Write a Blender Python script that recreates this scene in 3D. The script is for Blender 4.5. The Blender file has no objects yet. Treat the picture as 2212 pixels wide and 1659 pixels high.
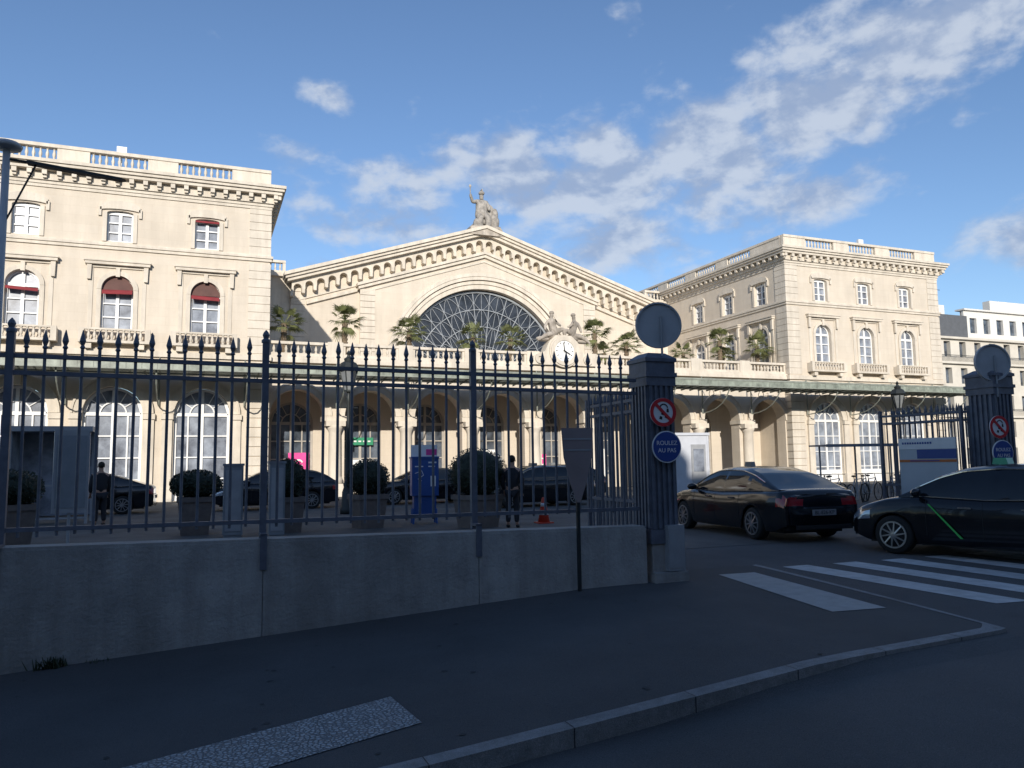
import bpy, math, random
from mathutils import Vector, Matrix
R=random.Random(7)
SC=bpy.context.scene
COL=SC.collection
rad=math.radians
# ------------------------------------------------------------------ materials
def nd(nt,t,**k):
    n=nt.nodes.new(t)
    for a,b in k.items():
        if a=='op': n.operation=b
        else: setattr(n,a,b)
    return n
def mat(name,col,rough=0.7,metal=0.0,var=0.15,scale=3.0,bump=0.0,bscale=30.0,coat=0.0,blocks=None,streak=0.0,spec=0.5,col2=None,detail=6,speck=0.0,stain=0.0,transl=0.0):
    m=bpy.data.materials.new(name);m.use_nodes=True;nt=m.node_tree
    b=nt.nodes['Principled BSDF'];L=nt.links
    b.inputs['Roughness'].default_value=rough;b.inputs['Metallic'].default_value=metal
    b.inputs['Coat Weight'].default_value=coat;b.inputs['Coat Roughness'].default_value=0.05
    b.inputs['Specular IOR Level'].default_value=spec
    tc=nd(nt,'ShaderNodeNewGeometry')
    n=nd(nt,'ShaderNodeTexNoise');n.inputs['Scale'].default_value=scale;n.inputs['Detail'].default_value=detail;n.inputs['Roughness'].default_value=.62
    L.new(tc.outputs['Position'],n.inputs['Vector'])
    r=nd(nt,'ShaderNodeValToRGB');L.new(n.outputs['Fac'],r.inputs['Fac'])
    c=Vector(col)
    lo=c*(1-var) if col2 is None else Vector(col2)
    hi=c*(1+var*.6)
    r.color_ramp.elements[0].position=.32;r.color_ramp.elements[1].position=.68
    r.color_ramp.elements[0].color=(*lo,1);r.color_ramp.elements[1].color=(*[min(x,1) for x in hi],1)
    out=r.outputs['Color']
    def mul(o,src,fac=1.0):
        mx=nd(nt,'ShaderNodeMix',data_type='RGBA',blend_type='MULTIPLY');mx.inputs[0].default_value=fac
        L.new(o,mx.inputs[6]);L.new(src,mx.inputs[7]);return mx.outputs[2]
    def ramp(src,p0,p1,c0,c1):
        q=nd(nt,'ShaderNodeValToRGB');L.new(src,q.inputs['Fac']);q.color_ramp.elements[0].position=p0;q.color_ramp.elements[1].position=p1
        q.color_ramp.elements[0].color=(*c0,1);q.color_ramp.elements[1].color=(*c1,1);return q.outputs['Color']
    def tex(sc,det,ro=.6,mp=None):
        q=nd(nt,'ShaderNodeTexNoise');q.inputs['Scale'].default_value=sc;q.inputs['Detail'].default_value=det;q.inputs['Roughness'].default_value=ro
        if mp:
            k=nd(nt,'ShaderNodeMapping');k.inputs['Scale'].default_value=mp;L.new(tc.outputs['Position'],k.inputs[0]);L.new(k.outputs[0],q.inputs['Vector'])
        else: L.new(tc.outputs['Position'],q.inputs['Vector'])
        return q.outputs['Fac']
    if blocks:
        sx=nd(nt,'ShaderNodeSeparateXYZ');L.new(tc.outputs['Position'],sx.inputs[0])
        ad=nd(nt,'ShaderNodeMath',op='ADD');L.new(sx.outputs[0],ad.inputs[0]);L.new(sx.outputs[1],ad.inputs[1])
        cx=nd(nt,'ShaderNodeCombineXYZ');L.new(ad.outputs[0],cx.inputs[0]);L.new(sx.outputs[2],cx.inputs[1])
        bt=nd(nt,'ShaderNodeTexBrick');bt.inputs['Scale'].default_value=1;bt.inputs['Mortar Size'].default_value=blocks[2]
        bt.inputs['Brick Width'].default_value=blocks[0];bt.inputs['Row Height'].default_value=blocks[1]
        bt.inputs['Color1'].default_value=(1,1,1,1);bt.inputs['Color2'].default_value=(.97,.965,.955,1);bt.inputs['Mortar'].default_value=(.92,.90,.875,1)
        L.new(cx.outputs[0],bt.inputs['Vector']);out=mul(out,bt.outputs['Color'])
    if streak>0: out=mul(out,ramp(tex(1.1,8,.7,(2.2,2.2,.22)),.4,.62,(1-streak,1-streak*1.05,1-streak*1.1),(1,1,1)))
    if stain>0: out=mul(out,ramp(tex(.35,12,.7),.38,.6,(1-stain,1-stain,1-stain),(1,1,1)))
    if speck>0: out=mul(out,ramp(tex(160,2,.5),.3,.7,(1-speck,1-speck,1-speck),(1+speck,1+speck,1+speck)))
    L.new(out,b.inputs['Base Color'])
    if bump>0:
        bp=nd(nt,'ShaderNodeBump');bp.inputs['Strength'].default_value=bump;bp.inputs['Distance'].default_value=.02
        L.new(tex(bscale,5),bp.inputs['Height']);L.new(bp.outputs[0],b.inputs['Normal'])
    if transl>0:
        t=nd(nt,'ShaderNodeBsdfTranslucent');L.new(out,t.inputs[0]);ms=nd(nt,'ShaderNodeMixShader');ms.inputs[0].default_value=transl
        L.new(b.outputs[0],ms.inputs[1]);L.new(t.outputs[0],ms.inputs[2]);L.new(ms.outputs[0],nt.nodes['Material Output'].inputs[0])
    return m
STONE=mat('stone_wall',(.65,.575,.475),.85,var=.07,scale=.5,bump=.2,bscale=14,blocks=(1.5,.42,.008),streak=.07,stain=.08)
TRIM=mat('stone_trim',(.665,.60,.505),.85,var=.11,scale=1.2,bump=.2,bscale=20,streak=.16)
TRIMD=mat('weathered_stone',(.46,.41,.35),.9,var=.4,scale=1.6,bump=.4,bscale=16,streak=.3)
STATUE=mat('statue_stone',(.32,.295,.265),.9,var=.45,scale=3,bump=.5,bscale=12)
WHITE=mat('white_paint',(.76,.76,.75),.5,var=.06)
CLOCKW=mat('clock_enamel',(.82,.82,.80),.4,var=.03)
FRAMEB=mat('pale_brown_frame',(.40,.37,.33),.55,var=.2)
GLASS=mat('window_glass',(.10,.12,.15),.12,var=.8,scale=.9,spec=.8,col2=(.02,.024,.03))
GLASSL=mat('curtained_glass',(.28,.31,.36),.25,var=.3,scale=1.3,spec=.6,col2=(.09,.10,.125))
GLASSD=mat('hall_glass',(.035,.042,.055),.3,var=.6,scale=1.2,spec=.35)
IRON=mat('fan_iron',(.28,.30,.32),.5,metal=.1,var=.25)
RED=mat('red_awning',(.24,.028,.034),.85,var=.2)
REDP=mat('red_paint',(.55,.02,.03),.4,var=.06)
FENCE=mat('fence_paint',(.125,.137,.172),.5,metal=.05,var=.25,scale=8,bump=.1)
CONC=mat('concrete_wall',(.42,.405,.385),.92,var=.16,scale=3.2,bump=.7,bscale=24,streak=.22,detail=12,stain=.25,speck=.10)
ASPH=mat('asphalt_pavement',(.086,.084,.085),.9,var=.12,scale=1.1,bump=.5,bscale=110,detail=12,speck=.35,stain=.18)
ROAD=mat('road_asphalt',(.105,.104,.106),.88,var=.14,scale=.8,bump=.8,bscale=80,detail=12,speck=.4,stain=.2)
KERB=mat('granite_kerb',(.26,.26,.26),.8,var=.25,scale=9,bump=.4,bscale=40,speck=.3,stain=.25)
PAINT=mat('marking_paint',(.56,.56,.55),.75,var=.2,scale=5,bump=.2,detail=12,stain=.3,speck=.15)
PATCH=mat('pale_patch',(.40,.385,.365),.85,var=.15,scale=6,bump=.3,detail=12,speck=.15)
LEAF=mat('bush_leaf',(.020,.030,.014),.65,var=.6,scale=9)
PALM=mat('palm_leaf',(.23,.25,.10),.5,var=.45,scale=3,transl=.3)
BARK=mat('palm_bark',(.20,.15,.10),.9,var=.4,scale=12,bump=.6)
POT=mat('planter_clay',(.17,.14,.125),.8,var=.2,scale=6)
BLACKP=mat('black_car_paint',(.004,.005,.008),.25,metal=0,var=.2,coat=.7,spec=.3)
DARKG=mat('car_glass',(.010,.013,.017),.05,var=.3,spec=.6)
TYRE=mat('tyre_rubber',(.018,.018,.018),.85,var=.2)
RIM=mat('alloy_rim',(.42,.43,.45),.3,metal=.8,var=.1)
CHROME=mat('chrome',(.55,.56,.58),.15,metal=1,var=.05)
TAIL=mat('tail_light_red',(.34,.01,.015),.15,var=.15,coat=1)
HEAD=mat('head_light',(.45,.5,.55),.08,metal=.5,var=.1,coat=1)
BLKPL=mat('black_plastic',(.015,.015,.017),.6,var=.2)
PLATE=mat('number_plate',(.28,.28,.29),.5,var=.05)
GREEN=mat('green_stripe',(.05,.50,.10),.4,var=.05)
BLUES=mat('sign_blue',(.02,.06,.26),.4,var=.06)
GREYM=mat('grey_metal',(.32,.33,.345),.5,metal=.1,var=.12,scale=5)
GREYL=mat('sign_back_grey',(.42,.43,.44),.55,metal=.0,var=.10,scale=5)
GREYB=mat('grey_cabinet',(.22,.24,.26),.6,var=.15,scale=3)
LAMPB=mat('lamp_iron',(.03,.035,.035),.5,metal=.3,var=.2)
LGLASS=mat('lantern_glass',(.22,.23,.23),.15,var=.2)
ORANGE=mat('cone_orange',(.62,.06,.03),.5,var=.1)
PINK=mat('pink_poster',(.75,.06,.30),.5,var=.2)
BROWN=mat('sign_back_brown',(.27,.215,.21),.6,var=.12,metal=0)
SHELT=mat('canopy_glass',(.20,.205,.165),.4,var=.55,scale=1.3,transl=.45,detail=10)
VALM=mat('canopy_valance_glass',(.26,.29,.24),.45,var=.5,scale=2.2,detail=10)
CANI=mat('canopy_iron',(.26,.28,.24),.6,var=.3)
SKIN=mat('skin',(.42,.25,.18),.6,var=.08)
COAT=mat('dark_coat',(.02,.02,.025),.9,var=.3)
HAIR=mat('hair',(.02,.015,.01),.8,var=.3)
ZINC=mat('zinc_roof',(.16,.18,.21),.5,var=.15,scale=2)
ZINCD=mat('dark_mansard',(.10,.105,.115),.6,var=.15,scale=2)
HAUSS=mat('pale_facade',(.56,.52,.45),.85,var=.12,scale=.5)
BLKB=mat('street_block',(.40,.37,.34),.85,var=.2,scale=.4)
ORNG=mat('sign_orange',(.55,.16,.04),.5,var=.05)
WGREEN=mat('green_screen',(.03,.25,.13),.4,var=.2,scale=6)
COURT=mat('courtyard_paving',(.115,.112,.108),.85,var=.2,scale=.7,bump=.5,bscale=40,detail=12,stain=.3,speck=.25)
BLIND=mat('dark_red_blind',(.12,.06,.05),.8,var=.2)
def tactile():
    m=mat('tactile_paving',(.44,.445,.45),.8,var=.15,scale=8,detail=12,speck=.15)
    nt=m.node_tree;b=nt.nodes['Principled BSDF'];g_=nd(nt,'ShaderNodeNewGeometry')
    v=nd(nt,'ShaderNodeTexVoronoi');v.inputs['Scale'].default_value=30;v.feature='DISTANCE_TO_EDGE'
    nt.links.new(g_.outputs['Position'],v.inputs['Vector'])
    r=nd(nt,'ShaderNodeValToRGB');r.color_ramp.elements[1].position=.20;r.color_ramp.elements[0].color=(.15,.15,.15,1);nt.links.new(v.outputs['Distance'],r.inputs['Fac'])
    bp=nd(nt,'ShaderNodeBump');bp.inputs['Strength'].default_value=.9;bp.inputs['Distance'].default_value=.02
    nt.links.new(r.outputs['Color'],bp.inputs['Height']);nt.links.new(bp.outputs[0],b.inputs['Normal'])
    src=b.inputs['Base Color'].links[0].from_socket
    mx=nd(nt,'ShaderNodeMix',data_type='RGBA',blend_type='MULTIPLY');mx.inputs[0].default_value=.7
    nt.links.new(src,mx.inputs[6]);nt.links.new(r.outputs['Color'],mx.inputs[7]);nt.links.new(mx.outputs[2],b.inputs['Base Color'])
    return m
TACT=tactile()
# ------------------------------------------------------------------ mesh builder
class MB:
    def __init__(s,M=None): s.v=[];s.f=[];s.mi=[];s.sm=[];s.M=M or Matrix.Identity(4);s.c=0;s.s=False
    def add(s,vs,fs):
        o=len(s.v);s.v+=[tuple(s.M@Vector(p)) for p in vs]
        for f in fs: s.f.append(tuple(i+o for i in f));s.mi.append(s.c);s.sm.append(s.s)
    def box(s,x0,x1,y0,y1,z0,z1):
        s.add([(x0,y0,z0),(x1,y0,z0),(x1,y1,z0),(x0,y1,z0),(x0,y0,z1),(x1,y0,z1),(x1,y1,z1),(x0,y1,z1)],
              [(3,2,1,0),(4,5,6,7),(0,1,5,4),(1,2,6,5),(2,3,7,6),(3,0,4,7)])
    def tube(s,p0,p1,r0,r1=None,n=8):
        r1=r0 if r1 is None else r1
        p0=Vector(p0);p1=Vector(p1);d=(p1-p0).normalized()
        a=d.orthogonal().normalized();b=d.cross(a);vs=[]
        for p,r in((p0,r0),(p1,r1)):
            for i in range(n):
                t=2*math.pi*i/n;vs.append(p+a*math.cos(t)*r+b*math.sin(t)*r)
        fs=[(i,(i+1)%n,n+(i+1)%n,n+i) for i in range(n)]+[tuple(range(n-1,-1,-1)),tuple(range(n,2*n))]
        s.add(vs,fs)
    def path(s,pts,r,n=6):
        for a,b in zip(pts,pts[1:]): s.tube(a,b,r,r,n)
    def rev(s,prof,c=(0,0,0),n=12,M=None):
        vs=[];c=Vector(c);M=M or Matrix.Identity(3)
        for r,z in prof:
            for i in range(n):
                t=2*math.pi*i/n;vs.append(c+M@Vector((r*math.cos(t),r*math.sin(t),z)))
        fs=[]
        for k in range(len(prof)-1):
            for i in range(n):
                j=(i+1)%n;fs.append((k*n+i,k*n+j,(k+1)*n+j,(k+1)*n+i))
        fs+= [tuple(range(n-1,-1,-1)),tuple(range((len(prof)-1)*n,len(prof)*n))]
        s.add(vs,fs)
    def prism(s,poly,y0,y1):
        n=len(poly);vs=[(x,y0,z) for x,z in poly]+[(x,y1,z) for x,z in poly]
        fs=[tuple(range(n)),tuple(range(2*n-1,n-1,-1))]+[((i+1)%n,i,n+i,n+(i+1)%n) for i in range(n)]
        s.add(vs,fs)
    def flat(s,poly,z):
        s.add([(x,y,z if not callable(z) else z(x)) for x,y in poly],[tuple(range(len(poly)))])
    def columns(s,xs,low,top,y0,y1):
        vs=[];n=len(xs)
        for x in xs:
            a=low(x);b=max(top(x),a+1e-4);vs+=[(x,y0,a),(x,y0,b),(x,y1,a),(x,y1,b)]
        fs=[]
        for i in range(n-1):
            o=4*i;p=o+4
            fs+=[(o,p,p+1,o+1),(p+2,o+2,o+3,p+3),(o+1,p+1,p+3,o+3),(o,o+2,p+2,p)]
        fs+=[(0,1,3,2),(4*n-4,4*n-2,4*n-1,4*n-3)]
        s.add(vs,fs)
    def ring(s,cx,cz,r0,r1,a0,a1,y0,y1,n=20):
        vs=[];
        for i in range(n+1):
            t=a0+(a1-a0)*i/n;c=math.cos(t);q=math.sin(t)
            vs+=[(cx+r0*c,y0,cz+r0*q),(cx+r1*c,y0,cz+r1*q),(cx+r0*c,y1,cz+r0*q),(cx+r1*c,y1,cz+r1*q)]
        fs=[]
        for i in range(n):
            o=4*i;p=o+4
            fs+=[(o,o+1,p+1,p),(p+2,p+3,o+3,o+2),(o+1,o+3,p+3,p+1),(o+2,o,p,p+2)]
        fs+=[(0,2,3,1),(4*n,4*n+1,4*n+3,4*n+2)]
        s.add(vs,fs)
    def ell(s,c,r,n=12,m=7):
        prof=[(math.sin(math.pi*k/m),-math.cos(math.pi*k/m)) for k in range(m+1)]
        M=Matrix.Diagonal((r[0],r[1],r[2]))
        prof=[(max(a,1e-3),b) for a,b in prof]
        s.rev(prof,c,n,M)
    def wall_row(s,x0,x1,y0,y1,za,zb,ops):
        cur=x0
        for cx,w,z0,zs,h in sorted(ops):
            a=cx-w/2;b=cx+w/2;r=w/2
            if a>cur: s.box(cur,a,y0,y1,za,zb)
            if z0>za: s.box(a,b,y0,y1,za,z0)
            xs=[cx-r*math.cos(math.pi*i/14) for i in range(15)]
            s.columns(xs,lambda x:zs+h*math.sqrt(max(0,1-((x-cx)/r)**2)),lambda x:zb,y0,y1)
            cur=b
        if x1>cur: s.box(cur,x1,y0,y1,za,zb)
    def split(s,key):
        d={}
        for f,mi,sm_ in zip(s.f,s.mi,s.sm):
            c=[sum(s.v[i][k] for i in f)/len(f) for k in range(3)];k=key(c)
            q=d.setdefault(k,MB());o=len(q.v);q.v+=[s.v[i] for i in f];q.f.append(tuple(range(o,o+len(f))));q.mi.append(mi);q.sm.append(sm_)
        return [d[k] for k in sorted(d)]
    def mesh(s,name,mats):
        me=bpy.data.meshes.new(name);me.from_pydata(s.v,[],s.f)
        for m in (mats if isinstance(mats,(list,tuple)) else [mats]): me.materials.append(m)
        me.polygons.foreach_set('material_index',s.mi);me.polygons.foreach_set('use_smooth',s.sm)
        me.update();return me
def weld(me,d=1e-5):
    import bmesh
    b=bmesh.new();b.from_mesh(me);bmesh.ops.remove_doubles(b,verts=b.verts,dist=d);b.to_mesh(me);b.free();return me
def thing(name,label,cat,loc=(0,0,0),rz=0,group=None,mesh=None):
    o=bpy.data.objects.new(name,mesh);COL.objects.link(o);o.location=loc;o.rotation_euler=(0,0,rz)
    if mesh is None: o.empty_display_size=.3
    o["label"]=label;o["category"]=cat
    if group:o["group"]=group
    return o
def part(par,name,mb,mats=None,world=False,label=None,loc=None,rz=None):
    me=mb.mesh(name,mats) if isinstance(mb,MB) else mb
    o=bpy.data.objects.new(name,me);COL.objects.link(o);o.parent=par
    if world:
        o.matrix_parent_inverse=(Matrix.Translation(par.location)@Matrix.Rotation(par.rotation_euler[2],4,'Z')).inverted()
    if loc is not None:o.location=loc
    if rz is not None:o.rotation_euler=(0,0,rz)
    if label:o["label"]=label
    return o
def struct(name,mb,mats):
    o=bpy.data.objects.new(name,mb.mesh(name,mats));COL.objects.link(o);o["kind"]="structure";return o
def skin_mesh(name,pts,edges,radii,mats,sub=2):
    me=bpy.data.meshes.new(name);me.from_pydata(pts,edges,[])
    o=bpy.data.objects.new(name,me);COL.objects.link(o)
    md=o.modifiers.new('s','SKIN')
    for i,r in enumerate(radii):
        r=r if isinstance(r,tuple) else (r,r)
        me.skin_vertices[0].data[i].radius=r
        me.skin_vertices[0].data[i].use_root=(i==0)
    s2=o.modifiers.new('u','SUBSURF');s2.levels=sub;s2.render_levels=sub
    dg=bpy.context.evaluated_depsgraph_get();dg.update()
    n=bpy.data.meshes.new_from_object(o.evaluated_get(dg));bpy.data.objects.remove(o)
    n.name=name;n.materials.clear();n.materials.append(mats)
    for p in n.polygons:p.use_smooth=True
    return n
def text_mesh(body,size,matl,spacing=1.0):
    c=bpy.data.curves.new('t','FONT');c.body=body;c.size=size;c.align_x='CENTER';c.align_y='CENTER';c.extrude=.001;c.space_line=spacing
    o=bpy.data.objects.new('t',c);COL.objects.link(o);dg=bpy.context.evaluated_depsgraph_get();dg.update()
    n=bpy.data.meshes.new_from_object(o.evaluated_get(dg));bpy.data.objects.remove(o)
    n.materials.clear();n.materials.append(matl)
    n.transform(Matrix.Rotation(rad(90),4,'X'));return n
# ------------------------------------------------------------------ ground
def g(x): return max(-1.3,min(0.0,-.262+.0563*x))
xs=[-600,-200,-80,-40,-20]+[-18+i*1.0 for i in range(0,40)]+[24,30,40,60,90,150,300,600]
ys=[-600,-200,-60,-20,-5,0,3,4.75,4.95,5.4,7,9.0,9.15,9.7,11.9,20,30,40,60,100,200,400,700]
def gh(x,y):
    d=.12-.05*min(1,max(0,(x-3)/4))
    if y<=4.8: return g(x)-d
    if y<=9.75: return g(x)-.03
    return -.002
m=MB();m.v=[(x,y,gh(x,y)) for y in ys for x in xs];nx=len(xs)
m.f=[(j*nx+i,j*nx+i+1,(j+1)*nx+i+1,(j+1)*nx+i) for j in range(len(ys)-1) for i in range(nx-1)]
m.mi=[0]*len(m.f);m.sm=[False]*len(m.f)
struct('road',m,ROAD)
def kerb_y(x):
    if x<1: return 4.62
    if x<6.8: return 4.62+.46*((x-1)/5.8)**1.15
    return 5.08+(x-6.8)**2*1.0+ (max(0,x-7.0))*3.7
def strip(xl,fa,fb,dz,side=0.0):
    m=MB();n=len(xl)
    for i in range(n-1):
        x0,x1=xl[i],xl[i+1]
        m.add([(x0,fa(x0),g(x0)+dz),(x1,fa(x1),g(x1)+dz),(x1,fb(x1),g(x1)+dz),(x0,fb(x0),g(x0)+dz)],[(0,1,2,3)])
        if side: m.add([(x0,fa(x0),g(x0)+dz-side),(x1,fa(x1),g(x1)+dz-side),(x1,fa(x1),g(x1)+dz),(x0,fa(x0),g(x0)+dz)],[(0,1,2,3)])
    return m
xl=[-60,-30]+[-18+.5*i for i in range(49)]+[6.19,6.2,6.5,6.8,6.9]+[7.0+.1*i for i in range(12)]
kb=lambda x:kerb_y(x)+(.14 if x<6.8 else .14+(x-6.8)*.5)
wl=lambda x:9.02 if x<6.195 else 9.72
struct('pavement',strip(xl,lambda x:min(kb(x),wl(x)),wl,0),ASPH)
k=strip([x for x in xl if kerb_y(x)<9.7],kerb_y,lambda x:min(kb(x),9.72),.004,.2)
struct('kerb',k,KERB)
kj=MB()
for i in range(-12,8):
    x=i*1.0+.3;kj.add([(x,kerb_y(x)-.004,g(x)-.12),(x+.008,kerb_y(x)-.004,g(x)-.12),(x+.008,kerb_y(x)-.004,g(x)+.004),(x,kerb_y(x)-.004,g(x)+.004)],[(0,1,2,3)])
    kj.add([(x,kerb_y(x),g(x)+.007),(x+.008,kerb_y(x),g(x)+.007),(x+.008,kb(x),g(x)+.007),(x,kb(x),g(x)+.007)],[(0,1,2,3)])
struct('kerb_joint',kj,BLKPL)
m=MB()
m.flat([(6.75,9.1),(6.16,6.40),(6.83,6.32),(7.33,9.05)],lambda x:g(x)+.006)
struct('painted_pavement_patch',m,PATCH)
m=MB();N=12
A=Vector((1.40,6.05));B=Vector((1.46,5.36));D=Vector((-.974,-.225))
for i in range(N):
    p=[A+D*i*.3,B+D*i*.3,B+D*(i+1)*.3,A+D*(i+1)*.3]
    m.add([(q.x,q.y,g(q.x)+.006) for q in p],[(3,2,1,0)])
struct('tactile_paving',m,TACT)
m=MB()
for i,(x,ya,yb) in enumerate([(8.22,6.1,9.5),(9.15,5.95,9.45),(10.1,5.8,9.4),(11.05,5.7,9.4),(12.0,5.7,9.4)]):
    m.flat([(x,ya),(x+.48,ya-.05),(x+.48,yb),(x,yb)],-.025)
struct('crosswalk_stripe',m,PAINT)
m=MB();m.flat([(-80,9.3),(6.1,9.3),(6.1,12.0),(120,12.0),(120,40),(-80,40)],.003)
struct('courtyard',m,COURT)
m=MB()
for i in range(70):
    x=R.uniform(-2,8);y=R.uniform(4.9,8.8)
    if kb(x)>y: continue
    r_=R.uniform(.012,.03);m.flat([(x+r_*math.cos(t)*R.uniform(.7,1.1),y+r_*math.sin(t)*R.uniform(.7,1.1)) for t in [k*math.pi/4 for k in range(8)]],lambda q:g(x)+.0045)
struct('pavement_spots',m,mat('gum_spot',(.045,.045,.046),.9))
# ------------------------------------------------------------------ station
ST=thing('railway_station','cream stone railway station with gabled hall and two pavilions','railway station',(19.5,40,0))
def P(name,mb,mats,**k): return part(ST,name,mb,mats,world=True,**k)
BAL=[(.05,0),(.09,.02),(.09,.06),(.05,.09),(.085,.2),(.09,.27),(.05,.4),(.045,.45),(.08,.49),(.09,.53)]
def balusters(mb,x0,x1,y,z,h,step=.27):
    n=max(1,int((x1-x0)/step));
    for i in range(n):
        x=x0+(i+.5)*(x1-x0)/n
        mb.rev([(r*.85,zz*h/.53) for r,zz in BAL],(x,y,z),6)
def balustrade(mb,x0,x1,y,z0,z1,segs,th=.3,base=.18,rail=.17):
    mb.box(x0,x1,y-th/2,y+th/2,z0,z0+base);mb.box(x0,x1,y-th/2-.03,y+th/2+.03,z1-rail,z1)
    cur=x0
    for a,b in segs:
        mb.box(cur,a,y-th/2+.02,y+th/2-.02,z0+base,z1-rail);balusters(mb,a,b,y,z0+base,z1-rail-z0-base);cur=b
    mb.box(cur,x1,y-th/2+.02,y+th/2-.02,z0+base,z1-rail)
def window_meshes(w,z1,h,kind):
    fr=MB();gl=MB();r=w/2;t=.08 if kind!='door' else .12
    xs_=[-r*math.cos(math.pi*i/14) for i in range(15)]
    top=lambda x:z1+h*math.sqrt(max(0,1-(x/r)**2))
    gl.columns(xs_,lambda x:0,top,.04,.05)
    fr.box(-r,-r+t,-.04,.035,0,z1);fr.box(r-t,r,-.04,.035,0,z1);fr.box(-r+t,r-t,-.04,.035,0,t)
    fr.columns(xs_,lambda x:min(top(x),z1+(h*(1-t/r) if h>0 else -t)*math.sqrt(max(0,1-(x/(r-t))**2)) if abs(x)<r-t else z1-.001),top,-.04,.035)
    fr.box(-.07,.07,-.05,.03,t,z1+h-t)
    nrow={'upper':3,'arch':3,'door':4}[kind]
    for k in range(1,nrow+ (1 if h>0 else 0)):
        z=z1*k/nrow
        th=.08 if k==nrow else .03
        fr.box(-r+t,-.07,-.045,.03,z-th,z+th);fr.box(.07,r-t,-.045,.03,z-th,z+th)
    if kind=='door':
        for sx in(-1,1):
            fr.box(sx*r*.5-.035,sx*r*.5+.035,-.04,.03,t,z1-.08)
        for a in(35,62,118,145):
            c,q=math.cos(rad(a)),math.sin(rad(a));rr=h*.97
            fr.tube((r*.45*c,0,z1+h*.45*q),(r*.95*c,0,z1+.95*h*q),.03,n=4)
        fr.ring(0,z1,r*.42,r*.47,0,math.pi,-.04,.03,14)
        fr.box(-r+t,r-t,-.03,.034,t,z1*.2)
    return fr.mesh('window',WHITE),gl.mesh('pane',GLASSL)
WU=window_meshes(1.12,1.42,.12,'upper')
WA=window_meshes(1.34,1.93,.67,'arch')
WD=window_meshes(2.5,4.1,1.25,'door')
def place_win(ms,x,y,z,rz=0):
    f=part(ST,'window',ms[0],world=True,loc=(x,y,z),rz=rz)
    p=bpy.data.objects.new('pane',ms[1]);COL.objects.link(p);p.parent=f
    return f
I4=Matrix.Identity(4)
def surround_upper(mb,cx):
    z0,z1=12.28,13.7
    mb.box(cx-.74,cx-.56,39.94,40.0,z0,z1);mb.box(cx+.56,cx+.74,39.94,40.0,z0,z1)
    xs_=[cx-.86*math.cos(math.pi*i/12) for i in range(13)]
    mb.columns(xs_,lambda x:13.76+.12*math.sqrt(max(0,1-((x-cx)/.86)**2)),lambda x:13.92+.36*math.sqrt(max(0,1-((x-cx)/.9)**2)),39.9,40.0)
    mb.box(cx-.93,cx-.8,39.9,40.0,13.5,13.92);mb.box(cx+.8,cx+.93,39.9,40.0,13.5,13.92)
def surround_arch(mb,cx,z0=8.05):
    zs=z0+1.93
    mb.box(cx-.88,cx-.68,39.94,40.0,z0,zs);mb.box(cx+.68,cx+.88,39.94,40.0,z0,zs)
    mb.ring(cx,zs,.68,.88,0,math.pi,39.92,40.0,16)
    mb.box(cx-1.22,cx-1.03,39.96,40.0,z0,10.98);mb.box(cx+1.03,cx+1.22,39.96,40.0,z0,10.98)
    mb.box(cx-1.3,cx+1.3,39.92,40.0,11.0,11.12)
    mb.box(cx-1.38,cx+1.38,39.74,40.0,11.12,11.26);mb.box(cx-1.43,cx+1.43,39.69,40.0,11.26,11.32)
    for s in(-1,1):
        mb.prism([(cx+s*1.2-.08,10.4),(cx+s*1.2+.08,10.4),(cx+s*1.2+.1,11.12),(cx+s*1.2-.1,11.12)],39.82,39.96)
    mb.box(cx-.09,cx+.09,39.87,39.94,zs+.6,11.0)
    mb.box(cx-1.5,cx+1.5,39.5,40.0,7.38,7.5)
    mb.box(cx-1.5,cx+1.5,39.52,39.7,7.98,8.06)
    for s in(-1,1): mb.box(cx+s*1.38-.12,cx+s*1.38+.12,39.52,39.98,7.5,7.98)
    balusters(mb,cx-1.2,cx+1.2,39.6,7.5,.48,.22)
    for s in(-1,1): mb.box(cx+s*1.1-.14,cx+s*1.1+.14,39.6,40,7.12,7.38)
def ground_surround(mb,cx,y=40.0,r=1.25,zs=4.15):
    mb.ring(cx,zs,r,r+.38,0,math.pi,y-.12,y,22);mb.ring(cx,zs,r+.38,r+.48,0,math.pi,y-.18,y,22)
    for s in(-1,1):
        a=cx+s*(r+.02) ;b=cx+s*(r+.55)
        mb.box(min(a,b),max(a,b),y-.22,y,zs-.28,zs-.02)
        mb.box(min(a,b)+.04,max(a,b)-.04,y-.14,y,0.6,zs-.28)
        mb.box(min(a,b)-.02,max(a,b)+.02,y-.2,y,0,.6)
    mb.box(cx-.16,cx+.16,y-.26,y-.1,zs+r-.02,zs+r+.45)
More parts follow.
